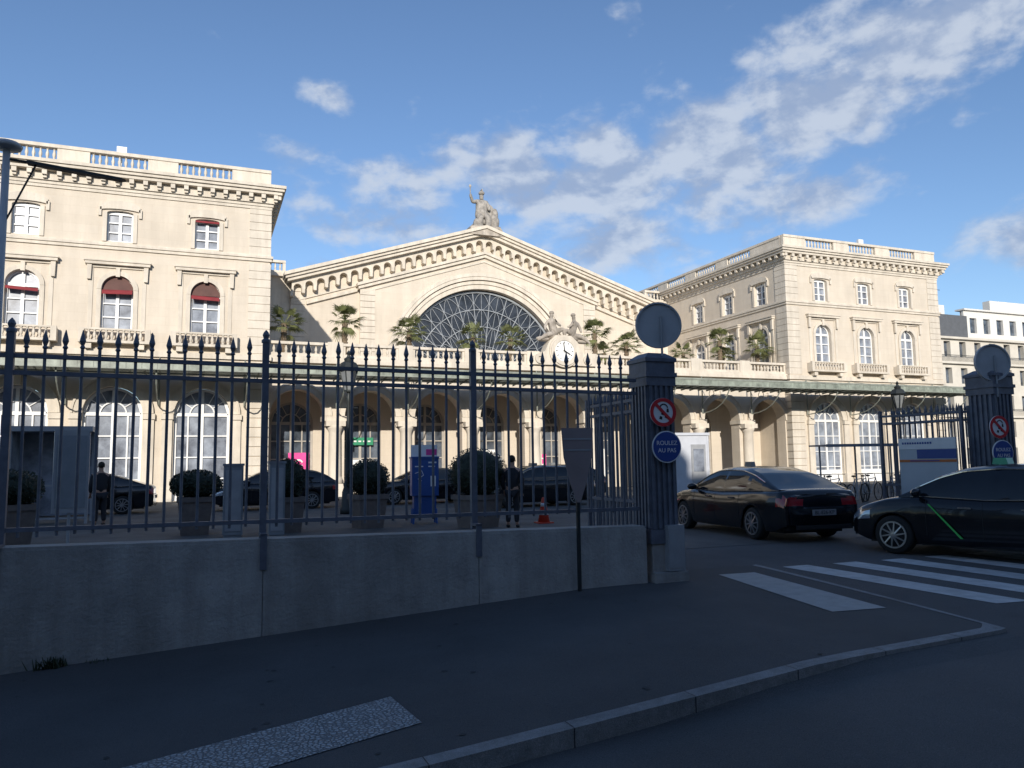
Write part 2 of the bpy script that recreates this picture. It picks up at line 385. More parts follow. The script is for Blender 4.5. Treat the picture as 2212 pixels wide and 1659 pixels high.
def pavilion(X0,X1,cxs,side=None):
    wall=MB();tr=MB();dk=MB();Y1=60
    wall.wall_row(X0,X1,40,40.5,0,7.0,[(c,2.5,.02,4.15,1.25) for c in cxs])
    wall.wall_row(X0,X1,40,40.5,7.0,11.8,[(c,1.34,8.05,9.98,.67) for c in cxs])
    wall.wall_row(X0,X1,40,40.5,11.8,14.9,[(c,1.12,12.3,13.7,.12) for c in cxs])
    for c in cxs:
        surround_upper(tr,c);surround_arch(tr,c);ground_surround(tr,c)
        place_win(WU,c,40.22,12.3);place_win(WA,c,40.22,8.05);place_win(WD,c,40.25,.02)
    S=Matrix.Translation((X0,0,0))@Matrix.Rotation(rad(-90),4,'Z')
    cyl=[-42.55,-46.15,-49.75]
    wall.M=S
    wall.wall_row(-Y1,-40.5,0,.5,0,7.0,[]);wall.wall_row(-Y1,-40.5,0,.5,7.0,11.8,[(c,1.34,8.05,9.98,.67) for c in cyl])
    wall.wall_row(-Y1,-40.5,0,.5,11.8,14.9,[(c,1.12,12.3,13.7,.12) for c in cyl]);wall.M=I4
    if side:
        tr.M=S@Matrix.Translation((0,-40,0))
        for c in cyl: surround_upper(tr,c);surround_arch(tr,c)
        tr.M=I4
    for c in cyl: place_win(WU,X0+.22,-c,12.3,rad(-90));place_win(WA,X0+.22,-c,8.05,rad(-90))
    wall.box(X1-.5,X1,40.5,Y1,0,14.9)
    def band(mb,p,z0,z1): 
        mb.box(X0-p,X1+p,40-p,40,z0,z1);mb.box(X0-p,X0,40,Y1,z0,z1);mb.box(X1,X1+p,40,Y1,z0,z1)
    band(tr,.08,11.9,12.05);band(tr,.14,12.05,12.17)
    band(tr,.14,6.85,7.12);band(tr,.05,12.17,12.24);band(tr,.06,14.6,14.75);band(tr,.11,14.75,14.9)
    z=7.2
    while z<14.4:
        if not(11.4<z<12.2):
            h=.392
            for a,b in((X0-.035,X0+1.02),(X1-1.02,X1+.035)): tr.box(a,b,39.965,40,z,z+h)
            tr.box(X0-.035,X0,40,41.0,z,z+h)
            tr.box(X1,X1+.035,40,41.0,z,z+h)
        z+=.42
    z=.7
    while z<6.6:
        for a,b in((X0-.07,X0+1.0),(X1-1.0,X1+.07)): tr.box(a,b,39.93,40,z,z+.42)
        tr.box(X0-.07,X0,40,41,z,z+.42)
        z+=.47
    tr.box(X0-.2,X1+.2,39.8,Y1,14.9,15.0)
    n=int((X1-X0+.4)/.6)
    for i in range(n+1):
        x=X0-.2+(X1-X0+.4)*i/n
        tr.box(x-.10,x+.10,39.54,39.8,15.08,15.3);tr.box(x-.08,x+.08,39.66,39.8,14.96,15.08)
    for i in range(32):
        y=39.7+i*.6
        tr.box(X0-.46,X0-.2,y-.10,y+.10,15.08,15.3);tr.box(X1+.2,X1+.46,y-.10,y+.10,15.08,15.3)
    tr.box(X0-.2,X1+.2,39.8,Y1,15.0,15.3)
    tr.box(X0-.50,X1+.50,39.50,Y1+.5,15.3,15.46);tr.box(X0-.60,X1+.60,39.40,Y1+.5,15.46,15.6);tr.box(X0-.68,X1+.68,39.32,Y1+.5,15.6,15.75)
    dk.box(X0+.4,X1-.4,40.6,Y1,15.76,16.0)
    segs=[];x=X0+1.9
    while x+2.6<X1-1.2:
        segs.append((x,x+2.5));x+=3.85
    bal=MB();balustrade(bal,X0+.02,X1-.02,40.15,15.75,16.7,segs,.32,.22,.16)
    bal.M=Matrix.Translation((X0+.15,0,0))@Matrix.Rotation(rad(-90),4,'Z')
    balustrade(bal,-59.8,-40.35,0,15.75,16.7,[(-58,-55.4),(-54,-51.4),(-50,-47.4),(-46,-43.4)],.3,.22,.16)
    P('pavilion_wall',wall,STONE);P('trim',tr,TRIM);P('roof_balustrade',bal,TRIM);P('roof',dk,ZINC)
CL=[0,-3.86,-7.72];CR=[39.0,42.9,46.8]
pavilion(-11,3.0,CL);pavilion(36.0,50.1,CR,side=True)
for bx in(-3.95,43.4):
    m=MB();m.box(bx-.22,bx+.22,40.4,40.6,16.75,17.15);m.tube((bx,40.5,16.0),(bx,40.5,16.75),.03,n=6);P('roof_unit',m,WHITE,label='small white box on the roof edge')
def awning(cx,zt,zb,w,out,skew=0):
    a=MB();n=8
    for i in range(n):
        t0=i/n;t1=(i+1)/n
        f=lambda t:(40.10-out*math.sin(t*math.pi/2),zt-(zt-zb)*(1-math.cos(t*math.pi/2)) )
        y0,z0=f(t0);y1,z1=f(t1);k=skew
        a.add([(cx-w/2,y0,z0),(cx+w/2,y0,z0+k),(cx+w/2,y1,z1+k),(cx-w/2,y1,z1),(cx-w/2,y0+.02,z0-.02),(cx+w/2,y0+.02,z0-.02+k),(cx+w/2,y1+.02,z1-.02+k),(cx-w/2,y1+.02,z1-.02)],[(0,1,2,3)[::-1],(4,5,6,7),(0,3,7,4),(1,5,6,2)])
    a.add([(cx-w/2,40.09-out,zb-.06),(cx+w/2,40.09-out,zb-.06+skew),(cx+w/2,40.09-out,zb+skew),(cx-w/2,40.09-out,zb)],[(0,1,2,3)])
    P('awning',a,RED,label='red fabric window awning')
awning(0,9.97,9.80,1.28,.26,-.05);awning(-3.86,9.97,9.78,1.28,.28,.04);awning(-7.72,9.9,9.78,1.28,.24,-.07);awning(0,13.74,13.68,1.08,.12)
for c in (0,-3.86):
    rd=MB();rd.columns([c-.66*math.cos(math.pi*i/12) for i in range(13)],lambda x:9.97,lambda x:9.98+.64*math.sqrt(max(0,1-((x-c)/.66)**2)),40.11,40.14)
    P('blind',rd,BLIND,label='dark red blind in arch head')
AX=[4.5+3.75*i for i in range(9)]
ar=MB();tr=MB();bk=MB()
ar.wall_row(3.0,36.0,40.5,41.3,0,6.85,[(c,2.7,0.0,4.15,1.35) for c in AX])
tr.box(3.0,36.0,40.3,40.5,6.55,6.75);tr.box(3.0,36.0,40.15,41.3,6.85,7.05);tr.box(3,36,40.2,40.5,7.05,7.2)
for c in AX:
    tr.ring(c,4.15,1.35,1.65,0,math.pi,40.4,40.5,22);tr.ring(c,4.15,1.65,1.74,0,math.pi,40.34,40.5,22)
    tr.box(c-.14,c+.14,40.24,40.42,5.48,5.95)
for i in range(len(AX)-1):
    c=(AX[i]+AX[i+1])/2
    tr.box(c-.60,c+.60,40.28,41.32,3.88,4.13);tr.box(c-.53,c+.53,40.36,41.3,3.6,3.7)
    tr.s=True;tr.rev([(.42,0),(.42,.25),(.36,.35),(.33,.4),(.31,2.6),(.34,2.7),(.4,2.85),(.42,2.95)],(c,40.3,.65),16);tr.s=False;tr.box(c-.5,c+.5,39.9,40.5,0,.65)
    tr.box(c-.5,c+.5,39.95,40.5,3.6,3.88)
P('arcade_wall',ar,STONE);P('arcade_trim',tr,TRIM)
bk.wall_row(3.0,36.0,43.2,43.5,0,6.8,[(c,2.3,.02,3.9,1.15) for c in AX if abs(c-34.5)>.1])
bk.box(3,36,41.3,54,6.86,7.2)
P('gallery_wall',bk,STONE)
fr,gl=window_meshes(2.3,3.88,1.15,'door')
fr.materials[0]=FRAMEB;gl.materials[0]=GLASS
for c in AX:
    if abs(c-34.5)>.1:
        f=part(ST,'door',fr,world=True,loc=(c,43.35,.02));p=bpy.data.objects.new('pane',gl);COL.objects.link(p);p.parent=f
for c,zz,mt,w,h in[(4.9,1.0,PINK,1.1,1.3),(12.2,1.0,PINK,.8,1.3),(15.9,1.2,WHITE,1.0,1.2),(8.2,2.7,WGREEN,1.5,.42),(19.3,1.1,PINK,.6,1.0),(12.0,.3,WHITE,.7,.6),(8.3,.3,WHITE,1.4,1.6),(23.3,.6,WHITE,1.0,1.8)]:
    q=MB();q.box(c-w/2,c+w/2,43.1,43.16,zz,zz+h);q.c=1
    if mt is PINK: q.ring(c,zz+h*.55,.16,.24,.3,5.9,43.08,43.1,14)
    elif mt is WGREEN:
        for k in range(5): q.box(c-.6+k*.26,c-.45+k*.26,43.08,43.1,zz+.17,zz+.25)
    P('poster',q,[mt,WHITE],label='pink poster with white ring' if mt is PINK else 'display panel')
bal=MB()
segs=[]
for c in AX:
    if not(17.7<c<21.5): segs.append((c-1.35,c+1.35))
balustrade(bal,3.0,36.0,40.5,7.2,7.95,segs,.3,.16,.14)
for i in range(len(AX)-1):
    c=(AX[i]+AX[i+1])/2;bal.box(c-.4,c+.4,40.3,40.7,7.2,8.0)
P('terrace_balustrade',bal,TRIM)
cn=MB();cg=MB();vg=MB()
YF,ZF,YB,ZB=36.9,6.22,39.75,5.95
cg.add([(-11.4,YF,ZF),(50.5,YF,ZF),(50.5,YB,ZB),(-11.4,YB,ZB)],[(0,1,2,3)])
cn.box(-11.4,50.5,YF-.06,YF,ZF-.0,ZF+.10);cn.box(-11.4,50.5,YF-.05,YF-.01,ZF-.34,ZF-.30)
vg.box(-11.4,50.5,YF-.035,YF-.02,ZF-.30,ZF)
x=-11.2
while x<50.4:
    cn.add([(x,YF,ZF-.09),(x+.05,YF,ZF-.09),(x+.05,YB,ZB-.09),(x,YB,ZB-.09),(x,YF,ZF-.01),(x+.05,YF,ZF-.01),(x+.05,YB,ZB-.01),(x,YB,ZB-.01)],[(0,1,2,3),(0,4,5,1),(0,3,7,4),(1,5,6,2)]);
    cn.box(x,x+.03,YF-.05,YF-.036,ZF-.30,ZF)
    x+=.62
for t in(.33,.66):
    y=YF+(YB-YF)*t;z=ZF+(ZB-ZF)*t;cn.box(-11.4,50.5,y-.03,y+.03,z-.14,z-.08)
for bx in[-9.6,-5.8,-1.93,1.9]+[(AX[i]+AX[i+1])/2 for i in range(8)]+[37.2,40.95,44.85,48.8]:
    pts=[(bx,39.85-2.75*math.sin(t*math.pi/2/6),4.5+1.6*(1-math.cos(t*math.pi/2/6))) for t in range(7)]
    cn.path(pts,.035,5);cn.tube((bx,39.85,4.5),(bx,39.85,6.8),.04,n=5);cn.tube((bx,37.2,6.25),(bx,39.85,6.8),.02,n=4)
    for t in range(6):
        a=t*1.05;cn.tube((bx,38.9+.25*math.cos(a),5.65+.25*math.sin(a)),(bx,38.9+.25*math.cos(a+1.05),5.65+.25*math.sin(a+1.05)),.018,n=4)
P('canopy',cn,CANI);P('canopy_glass',cg,SHELT);P('canopy_valance',vg,VALM)
# ------------------------------------------------------------------ gable
gw=MB();gt=MB()
cx0=19.5;S1=.325
topo=lambda x:18.75-abs(x-cx0)*S1
xsr=sorted(set([5.5,33.5,cx0]+[cx0-6.4*math.cos(math.pi*i/40) for i in range(41)]))
def lowo(x):
    d=abs(x-cx0)
    return 8.3+math.sqrt(max(0,6.4**2-d*d)) if d<6.4 else 8.3
gw.box(5.5,cx0-6.4,54,54.8,6.9,8.3);gw.box(cx0+6.4,33.5,54,54.8,6.9,8.3)
gw.columns([5.5,9,cx0-6.4],lambda x:8.3,topo,54,54.8);gw.columns([cx0+6.4,30,33.5],lambda x:8.3,topo,54,54.8)
gw.columns([x for x in xsr if abs(x-cx0)<=6.401],lowo,topo,54,54.8)
topi=lambda x:17.05-abs(x-cx0)*S1
def lowi(x):
    d=abs(x-cx0)
    return 8.3+math.sqrt(max(0,7.3**2-d*d)) if d<7.3 else 7.2
gw.columns([cx0-9.3,cx0-7.3],lambda x:7.2,topi,53.55,54);gw.columns([cx0+7.3,cx0+9.3],lambda x:7.2,topi,53.55,54)
gw.columns([cx0-7.3*math.cos(math.pi*i/40) for i in range(41)],lowi,topi,53.55,54)
P('gable_wall',gw,STONE)
for a,b,y0,dz0,dz1 in((-9.5,9.5,53.35,0,.24),(-9.6,9.6,53.22,.24,.44)):
    gt.columns([cx0+a,cx0,cx0+b],lambda x:topi(x)+dz0,lambda x:topi(x)+dz1,y0,54)
gt.columns([cx0-9.3,cx0,cx0+9.3],lambda x:topi(x)-.35,lambda x:topi(x)-.22,53.48,53.55)
gt.ring(cx0,8.3,6.4,6.75,0,math.pi,53.75,54,48);gt.ring(cx0,8.3,6.75,7.0,0,math.pi,53.65,54,48);gt.ring(cx0,8.3,7.05,7.3,0,math.pi,53.5,54,48);gt.ring(cx0,8.3,7.3,7.55,0,math.pi,53.45,53.55,48)
z=7.3
while z<13.6:
    for s in(-1,1):
        a=cx0+s*8.3;b=cx0+s*9.36;gt.box(min(a,b),max(a,b),53.49,53.55,z,z+.41)
        a=cx0+s*13.1;b=cx0+s*14.05;gt.box(min(a,b),max(a,b),53.94,54,z,z+.41)
    z+=.45
for s in(-1,1):
    a=cx0+s*9.5;b=cx0+s*13.0
    xa,xb=min(a,b),max(a,b)
    gt.columns([xa,xb],lambda x:topi(x)-.1,lambda x:topi(x)+.12,53.8,54)
for p,dz0,dz1,y0 in((.35,0,.22,53.1),(.5,.22,.42,52.95),(.6,.42,.66,52.8)):
    gt.columns([5.5-p,cx0,33.5+p],lambda x:topo(x)+dz0,lambda x:topo(x)+dz1,y0,54.9)
bw=.78;nb=36
for i in range(nb):
    xa=cx0-14.04+i*bw;xb=xa+bw;c=(xa+xb)/2;r=.27
    ctr=topo(c)-.55
    for (u,v) in((xa,c-r),(c+r,xb)):
        gt.columns([u,v],lambda q:ctr-.32,topo,53.45,54)
    gt.columns([c-r*math.cos(math.pi*k/10) for k in range(11)],lambda q:ctr+math.sqrt(max(0,r*r-(q-c)**2)),topo,53.45,54)
    gt.box(xa-.09,xa+.09,53.38,53.98,ctr-.62,ctr-.3);
gt.columns([cx0-14,cx0,cx0+14],lambda x:topo(x)-1.38,lambda x:topo(x)-1.25,53.9,54)
P('gable_trim',gt,TRIM)
for s in(0,1):
    sp=MB()
    if s==0:
        sp.box(3.0,5.5,54.2,54.8,6.9,14.6);sp.box(3.0,5.4,53.9,54.8,14.6,14.85);balustrade(sp,3.0,5.1,54.3,14.85,15.75,[(3.3,4.9)])
    else:
        sp.box(33.5,36,54.2,54.8,6.9,14.6);sp.box(33.6,36,53.9,54.8,14.6,14.85);balustrade(sp,33.9,36.0,54.3,14.85,15.75,[(34.1,35.7)])
    P('link_wall',sp,TRIM)
rf=MB();rf.columns([5.7,cx0,33.3],lambda x:14.0,lambda x:topo(x)+.2,54.9,110);P('hall_roof',rf,ZINC)
fw=MB();gp=MB()
gp.columns([cx0-6.4*math.cos(math.pi*i/40) for i in range(41)],lambda x:7.2,lambda x:lowo(x),54.35,54.4)
Cz=7.4
nsp=15
def rmax(a):
    dz=8.3-Cz;return dz*math.sin(a)+math.sqrt(6.35**2-(dz*math.cos(a))**2)
def pt(a,f,y=54.28): r=rmax(a)*f;return (cx0+r*math.cos(a),y,Cz+r*math.sin(a))
for k in range(nsp+1):
    a=rad(4+172*k/nsp);fw.tube(pt(a,.16),pt(a,1),.042,n=4)
for k in range(nsp):
    a=rad(4+172*(k+.5)/nsp);fw.tube(pt(a,.30),pt(a,1),.022,n=4)
for fr_,w in((.16,.05),(.42,.022),(.62,.04),(.80,.04),(.985,.1)):
    fw.path([pt(rad(2+176*k/48),fr_,54.26) for k in range(49)],w,4)
for k in range(nsp):
    a0=rad(4+172*k/nsp);a1=rad(4+172*(k+1)/nsp)
    for f0,f1 in((.30,.42),(.50,.62),(.68,.80),(.86,.975)):
        fw.path([pt(a0+(a1-a0)*t/8,f0+(f1-f0)*math.sin(math.pi*t/8),54.25) for t in range(9)],.022,4)
    for f1,f2 in((.80,.88),(.62,.69)):
        if k<nsp-1: fw.path([pt(a0+(a1-a0)*(t/8+.5),f2+(f1-f2)*abs(math.cos(math.pi*t/8)),54.25) for t in range(9)],.018,4)
fo=P('fan_window',fw,IRON)
po=bpy.data.objects.new('pane',gp.mesh('pane',GLASSD));COL.objects.link(po);po.parent=fo
ck=MB();cz=8.02;cxk=19.45
ck.prism([(cxk-2.0,7.2),(cxk+2.1,7.2),(cxk+2.0,7.7),(cxk+1.2,8.0),(cxk+.9,8.6),(cxk+.5,8.95),(cxk-.5,8.95),(cxk-.9,8.6),(cxk-1.2,8.0),(cxk-1.9,7.7)],40.0,40.7)
ck.ring(cxk,cz,.62,.85,0,2*math.pi,39.85,40.0,36);ck.ring(cxk,cz,.85,.95,0,2*math.pi,39.92,40.0,36)
for s in(-1,1): ck.ring(cxk+s*1.55,7.55,.12,.3,0,2*math.pi,39.9,40.0,16)
kb_=P('clock',ck,TRIM,label='round clock in carved stone surround')
fc=MB();fc.rev([(.62,0),(.62,.03)],(cxk,39.93,cz),36,Matrix.Rotation(rad(90),3,'X'));
part(kb_,'clock_face',fc,CLOCKW)
hd=MB()
for k in range(12):
    a=rad(30*k);hd.tube((cxk+.46*math.sin(a),39.88,cz+.46*math.cos(a)),(cxk+.55*math.sin(a),39.88,cz+.55*math.cos(a)),.022,n=4)
part(kb_,'clock_mark',hd,BLKPL)
for a,l,w in((rad(-8),.50,.034),(rad(119),.40,.048)):
    hd=MB();hd.tube((cxk-.08*math.sin(a),39.87,cz-.08*math.cos(a)),(cxk+l*math.sin(a),39.87,cz+l*math.cos(a)),w,w*.7,n=4);part(kb_,'clock_hand',hd,BLKPL)
# ------------------------------------------------------------------ statues
def roof_statue():
    pts=[(0,0,1.15),(0,0,1.5),(0,0,1.9),(0,0,2.2),(0,-.03,2.42),(0,-.05,2.62),
         (-.33,0,2.08),(-.66,-.1,1.95),(-.86,-.25,2.35),(-.88,-.27,2.5),
         (.35,0,2.05),(.5,-.1,1.65),(.45,-.35,1.4),
         (-.2,-.15,1.05),(-.24,-.45,.75),(-.24,-.38,.2),(-.24,-.55,.12),
         (.22,-.15,1.05),(.3,-.5,.85),(.32,-.45,.22),(.32,-.62,.12),
         (.05,.1,.9),(.1,.15,.3)]
    e=[(0,1),(1,2),(2,3),(3,4),(4,5),(2,6),(6,7),(7,8),(8,9),(2,10),(10,11),(11,12),(0,13),(13,14),(14,15),(15,16),(0,17),(17,18),(18,19),(19,20),(0,21),(21,22)]
    r=[.36,.34,.38,.12,.17,.14,.17,.13,.10,.09,.18,.15,.11,.27,.26,.22,.13,.27,.26,.22,.13,.46,.55]
    body=skin_mesh('body',pts,e,r,STATUE)
    T=thing('statue','weathered stone seated warrior statue with helmet on roof peak','statue',(19.45,53.9,19.3));T.scale=(1.12,1.1,1.08)
    part(T,'body',body)
    m=MB();m.s=True;m.ell((0,-.05,2.68),(.21,.23,.17));m.s=False
    m.prism([(-.03,2.75),(.03,2.75),(.03,2.98),(-.03,2.95)],-.22,.2);part(T,'helmet',m,STATUE)
    m=MB();m.tube((-.88,-.28,2.2),(-.9,-.3,3.0),.04,.03,6);m.ell((-.9,-.3,3.03),(.09,.05,.12));part(T,'staff',m,STATUE)
    m=MB();m.prism([(-.9,0),(1.3,0),(1.2,.5),(1.1,1.2),(.75,1.8),(.45,2.0),(.2,1.0),(-.45,.6),(-.7,.3),(-.85,.2)],-.1,.75)
    m.box(-.8,1.1,-.8,.9,-.25,.12);m.s=True;m.ell((.85,-.15,.6),(.38,.35,.6));m.ell((.95,0,1.2),(.25,.28,.5));m.ell((-.45,-.3,.35),(.25,.3,.4));part(T,'throne',m,STATUE)
    m=MB();m.prism([(-1.2,-.6),(1.35,-.6),(1.15,-.1),(1.05,0),(-.9,0),(-1.05,-.1)],-.9,.9);part(T,'pedestal',m,TRIMD)
roof_statue()
def recline(sx,loc):
    pts=[(0,0,.35),(sx*.12,0,.62),(sx*.2,0,.92),(sx*.2,0,1.12),(sx*.17,-.03,1.3),(sx*.15,-.04,1.42),
      (sx*.05,-.2,.98),(-sx*.15,-.25,.75),(-sx*.35,-.2,.68),
      (sx*.42,-.05,.95),(sx*.6,0,.65),(sx*.62,-.1,.4),
      (-sx*.1,-.15,.35),(-sx*.5,-.25,.5),(-sx*.55,-.2,.12),
      (sx*.15,-.1,.2),(sx*.5,-.25,.15),(sx*.95,-.2,-.1),(sx*1.15,-.2,-.25)]
    e=[(0,1),(1,2),(2,3),(3,4),(4,5),(2,6),(6,7),(7,8),(2,9),(9,10),(10,11),(0,12),(12,13),(13,14),(0,15),(15,16),(16,17),(17,18)]
    r=[.24,.2,.22,.08,.13,.11,.1,.08,.06,.1,.09,.06,.17,.14,.09,.17,.15,.1,.06]
    T=thing('statue','carved stone figure reclining above the clock','statue',loc,group='figures above the clock')
    part(T,'body',skin_mesh('body',pts,e,r,TRIMD))
    m=MB();m.s=True;m.ell((sx*.15,0,1.46),(.15,.15,.12),10,6);part(T,'hair',m,TRIMD)
    m=MB();m.s=True;m.ell((sx*.2,.05,.1),(.55,.3,.22),10,6);m.ell((sx*.75,0,-.1),(.45,.25,.16),10,6);part(T,'drapery',m,TRIMD)
recline(-1,(19.0,40.3,8.85));recline(1,(20.1,40.3,8.8))
# ------------------------------------------------------------------ palms
def palm_meshes(seed):
    r=random.Random(seed);t=MB();H=1.6+r.random()*.5
    prof=[(.14,0)];n=12
    for i in range(n): prof+=[(.11,H*(i+.2)/n),(.15,H*(i+.9)/n)]
    t.rev(prof,(0,0,0),8)
    c=MB()
    for k in range(32):
        a=r.uniform(0,6.28);el=r.uniform(-.7,1.35);Ln=r.uniform(.85,1.25)
        d=Vector((math.cos(a)*math.cos(el),math.sin(a)*math.cos(el),math.sin(el)))
        p=Vector((0,0,H))
        tip=p+d*Ln*.52-Vector((0,0,.06))
        c.tube(p,tip,.014,.008,3)
        up=Vector((0,0,1));sd=d.cross(up).normalized() if abs(d.z)<.98 else Vector((1,0,0));nn=sd.cross(d)
        for j in range(13):
            b=(j-6)/6*1.35
            q=(d*math.cos(b)+sd*math.sin(b)).normalized()
            l=Ln*.5*(1-.25*abs(b))
            e=tip+q*l-Vector((0,0,.22*l+.07*r.random()))
            w=nn.cross(q)*.028
            mid=tip+q*l*.5
            c.add([tip,mid+w,e,mid-w],[(0,1,2,3)])
    return t.mesh('trunk',BARK),c.mesh('crown',PALM)
PM=[palm_meshes(s) for s in(1,2,3,4)]
for i,(x,y,s) in enumerate([(3.95,42.3,1.2),(7.3,43,1.2),(11.0,43,1.2),(14.9,43,1.1),(17.3,43,1.15),(23.2,43.2,1.25),(25.4,43,1.15),(24.6,44.5,.9),(29.9,43.2,.95),(32.6,42.8,1.2),(33.6,43.8,1.0),(34.9,41.8,1.2)]):
    T=thing('palm_tree','small fan palm with shaggy trunk on the terrace','palm tree',(x,y,7.2),R.uniform(0,6),group='palms on the terrace')
    T.scale=(s,s,s)
    a,b=PM[i%4];part(T,'trunk',a);part(T,'crown',b)
# ------------------------------------------------------------------ boundary wall + fence
segx=[-14,-11.79,-9.3,-6.81,-4.32,-1.83,.655,3.145,5.5]
wt=lambda x:.84-.0135*(x+1.8)
BW=thing('boundary_wall','stained low grey concrete wall carrying an iron fence','wall',(0,9.1,0))
W=MB()
for a,b in zip(segx,segx[1:]):
    n=5
    W.columns([a+.004+(b-a-.008)*i/n for i in range(n+1)],lambda x:g(x)-.3,lambda x:wt(x)-.03,8.93,9.27)
    W.columns([a+.004,b-.004],lambda x:wt(x)-.03,lambda x:wt(x),8.95,9.25)
W.columns([-14,5.4],lambda x:g(x)-.3,lambda x:wt(x)-.05,8.96,9.24)
part(BW,'wall_block',W,CONC,world=True)
FE=thing('iron_fence','dark grey iron fence with spear tips on a low wall','fence',(0,9.1,.84))
bar=MB();bar.tube((0,0,.93),(0,0,2.86),.0165,n=8)
bar.rev([(.012,2.84),(.028,2.86),(.016,2.885),(.032,2.93),(.026,2.96),(.004,3.05)],(0,0,0),8)
bme=bar.mesh('bar',FENCE)
posts=segx[1:-1];x=-11.79
while x<5.4:
    if min(abs(x-p) for p in posts)>.05:
        o=part(FE,'bar',bme,world=True,loc=(x,9.1,R.uniform(-.012,.008)));o.rotation_euler=(R.uniform(-.003,.003),R.uniform(-.004,.004),R.uniform(0,1))
    x+=.1657
for nm,zl,zr in(('rail',2.76,2.70),('rail',2.585,2.52),('rail',1.0,.96)):
    m=MB();m.columns([-14,5.5],lambda x:zl-.022+(zr-zl)*(x+1.8)/7.3,lambda x:zl+.022+(zr-zl)*(x+1.8)/7.3,9.075,9.125);part(FE,nm,m,FENCE,world=True)
pm=MB();pm.box(-.036,.036,-.036,.036,.8,3.0);pm.rev([(.05,3.0),(.05,3.03),(.028,3.05),(.04,3.09),(.028,3.12),(.004,3.15)],(0,0,0),8)
pm.box(-.035,.035,-.19,-.17,.48,.86);pm.box(-.035,.035,-.19,.04,.84,.87)
pme=pm.mesh('post',FENCE)
for p in posts: part(FE,'post',pme,world=True,loc=(p,9.1,0))
def pillar(x,y,label,sc,h):
    T=thing('gate_pillar',label,'gate pillar',(x,y,0),group='gate pillars');T.scale=(sc,sc,h)
    m=MB();m.box(-.29,.29,-.29,.29,.55,2.72)
    for i in range(5):
        q=-.24+i*.12
        m.box(q-.028,q+.028,-.325,-.29,.7,2.62);m.box(-.325,-.29,q-.028,q+.028,.7,2.62);m.box(q-.028,q+.028,.29,.325,.7,2.62);m.box(.29,.325,q-.028,q+.028,.7,2.62)
    m.box(-.335,.335,-.335,.335,.5,.68);m.box(-.335,.335,-.335,.335,2.62,2.74)
    part(T,'shaft',m,FENCE)
    m=MB();m.box(-.36,.36,-.36,.36,2.74,2.8);m.box(-.33,.33,-.33,.33,2.8,2.95);m.box(-.36,.36,-.36,.36,2.95,3.0)
    m.add([(-.36,-.36,3.0),(.36,-.36,3.0),(.36,.36,3.0),(-.36,.36,3.0),(-.2,-.2,3.08),(.2,-.2,3.08),(.2,.2,3.08),(-.2,.2,3.08)],[(0,1,5,4),(1,2,6,5),(2,3,7,6),(3,0,4,7),(4,5,6,7)])
    part(T,'cap',m,FENCE)
    m=MB();m.box(-.02,.36,-.42,.1,.14,.74);m.box(0,.34,-.43,-.42,.18,.70);part(T,'cabinet',m,GREYM)
    m=MB();m.box(-.3,.3,-.3,.3,0,.5);m.prism([(-.34,-.05),(.42,-.05),(.40,.13),(-.32,.13)],-.46,.34);part(T,'footing',m,CONC)
    return T
pillar(5.80,9.15,'dark fluted iron gate pillar on concrete foot',.69,1);pillar(14.2,10.35,'dark fluted iron gate pillar beside the driveway',.86,1.06)
RX90=Matrix.Rotation(rad(90),3,'X')
def disc(mb,r,y,th,z=0,x=0,n=40): mb.rev([(r,0),(r,th)],(x,y,z),n,RX90)
def signs(dx,dy,zd,rx,ry,zr,bx,zb,s,rz):
    T=thing('road_sign','blank grey back of a round sign on a short pole','road sign',(dx,dy,zd),rad(-18),group='signs at the gate');T.scale=(s,s,s)
    m=MB();disc(m,.315,.02,.02);m.ring(0,0,.30,.322,0,2*math.pi,-.025,.03,40);part(T,'plate',m,GREYL)
    m=MB();m.tube((.03,-.03,-.6),(.03,-.03,.12),.016,n=8);part(T,'pole',m,GREYM)
    T=thing('road_sign','red ringed no towing sign on the gate pillar','road sign',(rx,ry,zr),rz,group='signs at the gate');T.scale=(s,s,s)
    m=MB();disc(m,.195,0,.012);part(T,'plate',m,WHITE)
    m=MB();m.ring(0,0,.145,.193,0,2*math.pi,-.018,-.013,36)
    m.prism([(-.125,.095),(.095,-.125),(.125,-.095),(-.095,.125)],-.022,-.0185);part(T,'ring',m,REDP)
    m=MB();m.prism([(-.06,-.09),(-.02,-.10),(-.015,-.06),(-.05,-.05)],-.0155,-.013);m.prism([(-.03,-.03),(.01,-.04),(0,.02),(-.02,.02)],-.0155,-.013)
    m.ring(.01,.05,.05,.068,rad(10),rad(190),-.0155,-.013,12);m.prism([(.05,.0),(.085,.0),(.08,.05),(.055,.05)],-.0155,-.013);m.prism([(.02,-.07),(.07,-.09),(.075,-.05),(.03,-.04)],-.0155,-.013)
    part(T,'symbol',m,BLKPL)
    T=thing('road_sign','blue round sign reading roulez au pas','road sign',(bx,ry,zb),rz,group='signs at the gate');T.scale=(s,s,s)
    m=MB();disc(m,.215,0,.012);part(T,'plate',m,WHITE)
    m=MB();disc(m,.200,-.013,.004);part(T,'face',m,BLUES)
    t=part(T,'lettering',text_mesh("ROULEZ\nAU PAS",.082,WHITE,1.2));t.location=(0,-.0195,0)
signs(5.84,9.0,3.47,5.77,8.86,2.25,5.81,1.785,1,rad(-6));signs(14.0,10.1,3.38,13.83,9.95,2.14,13.88,1.66,1.1,rad(-8))
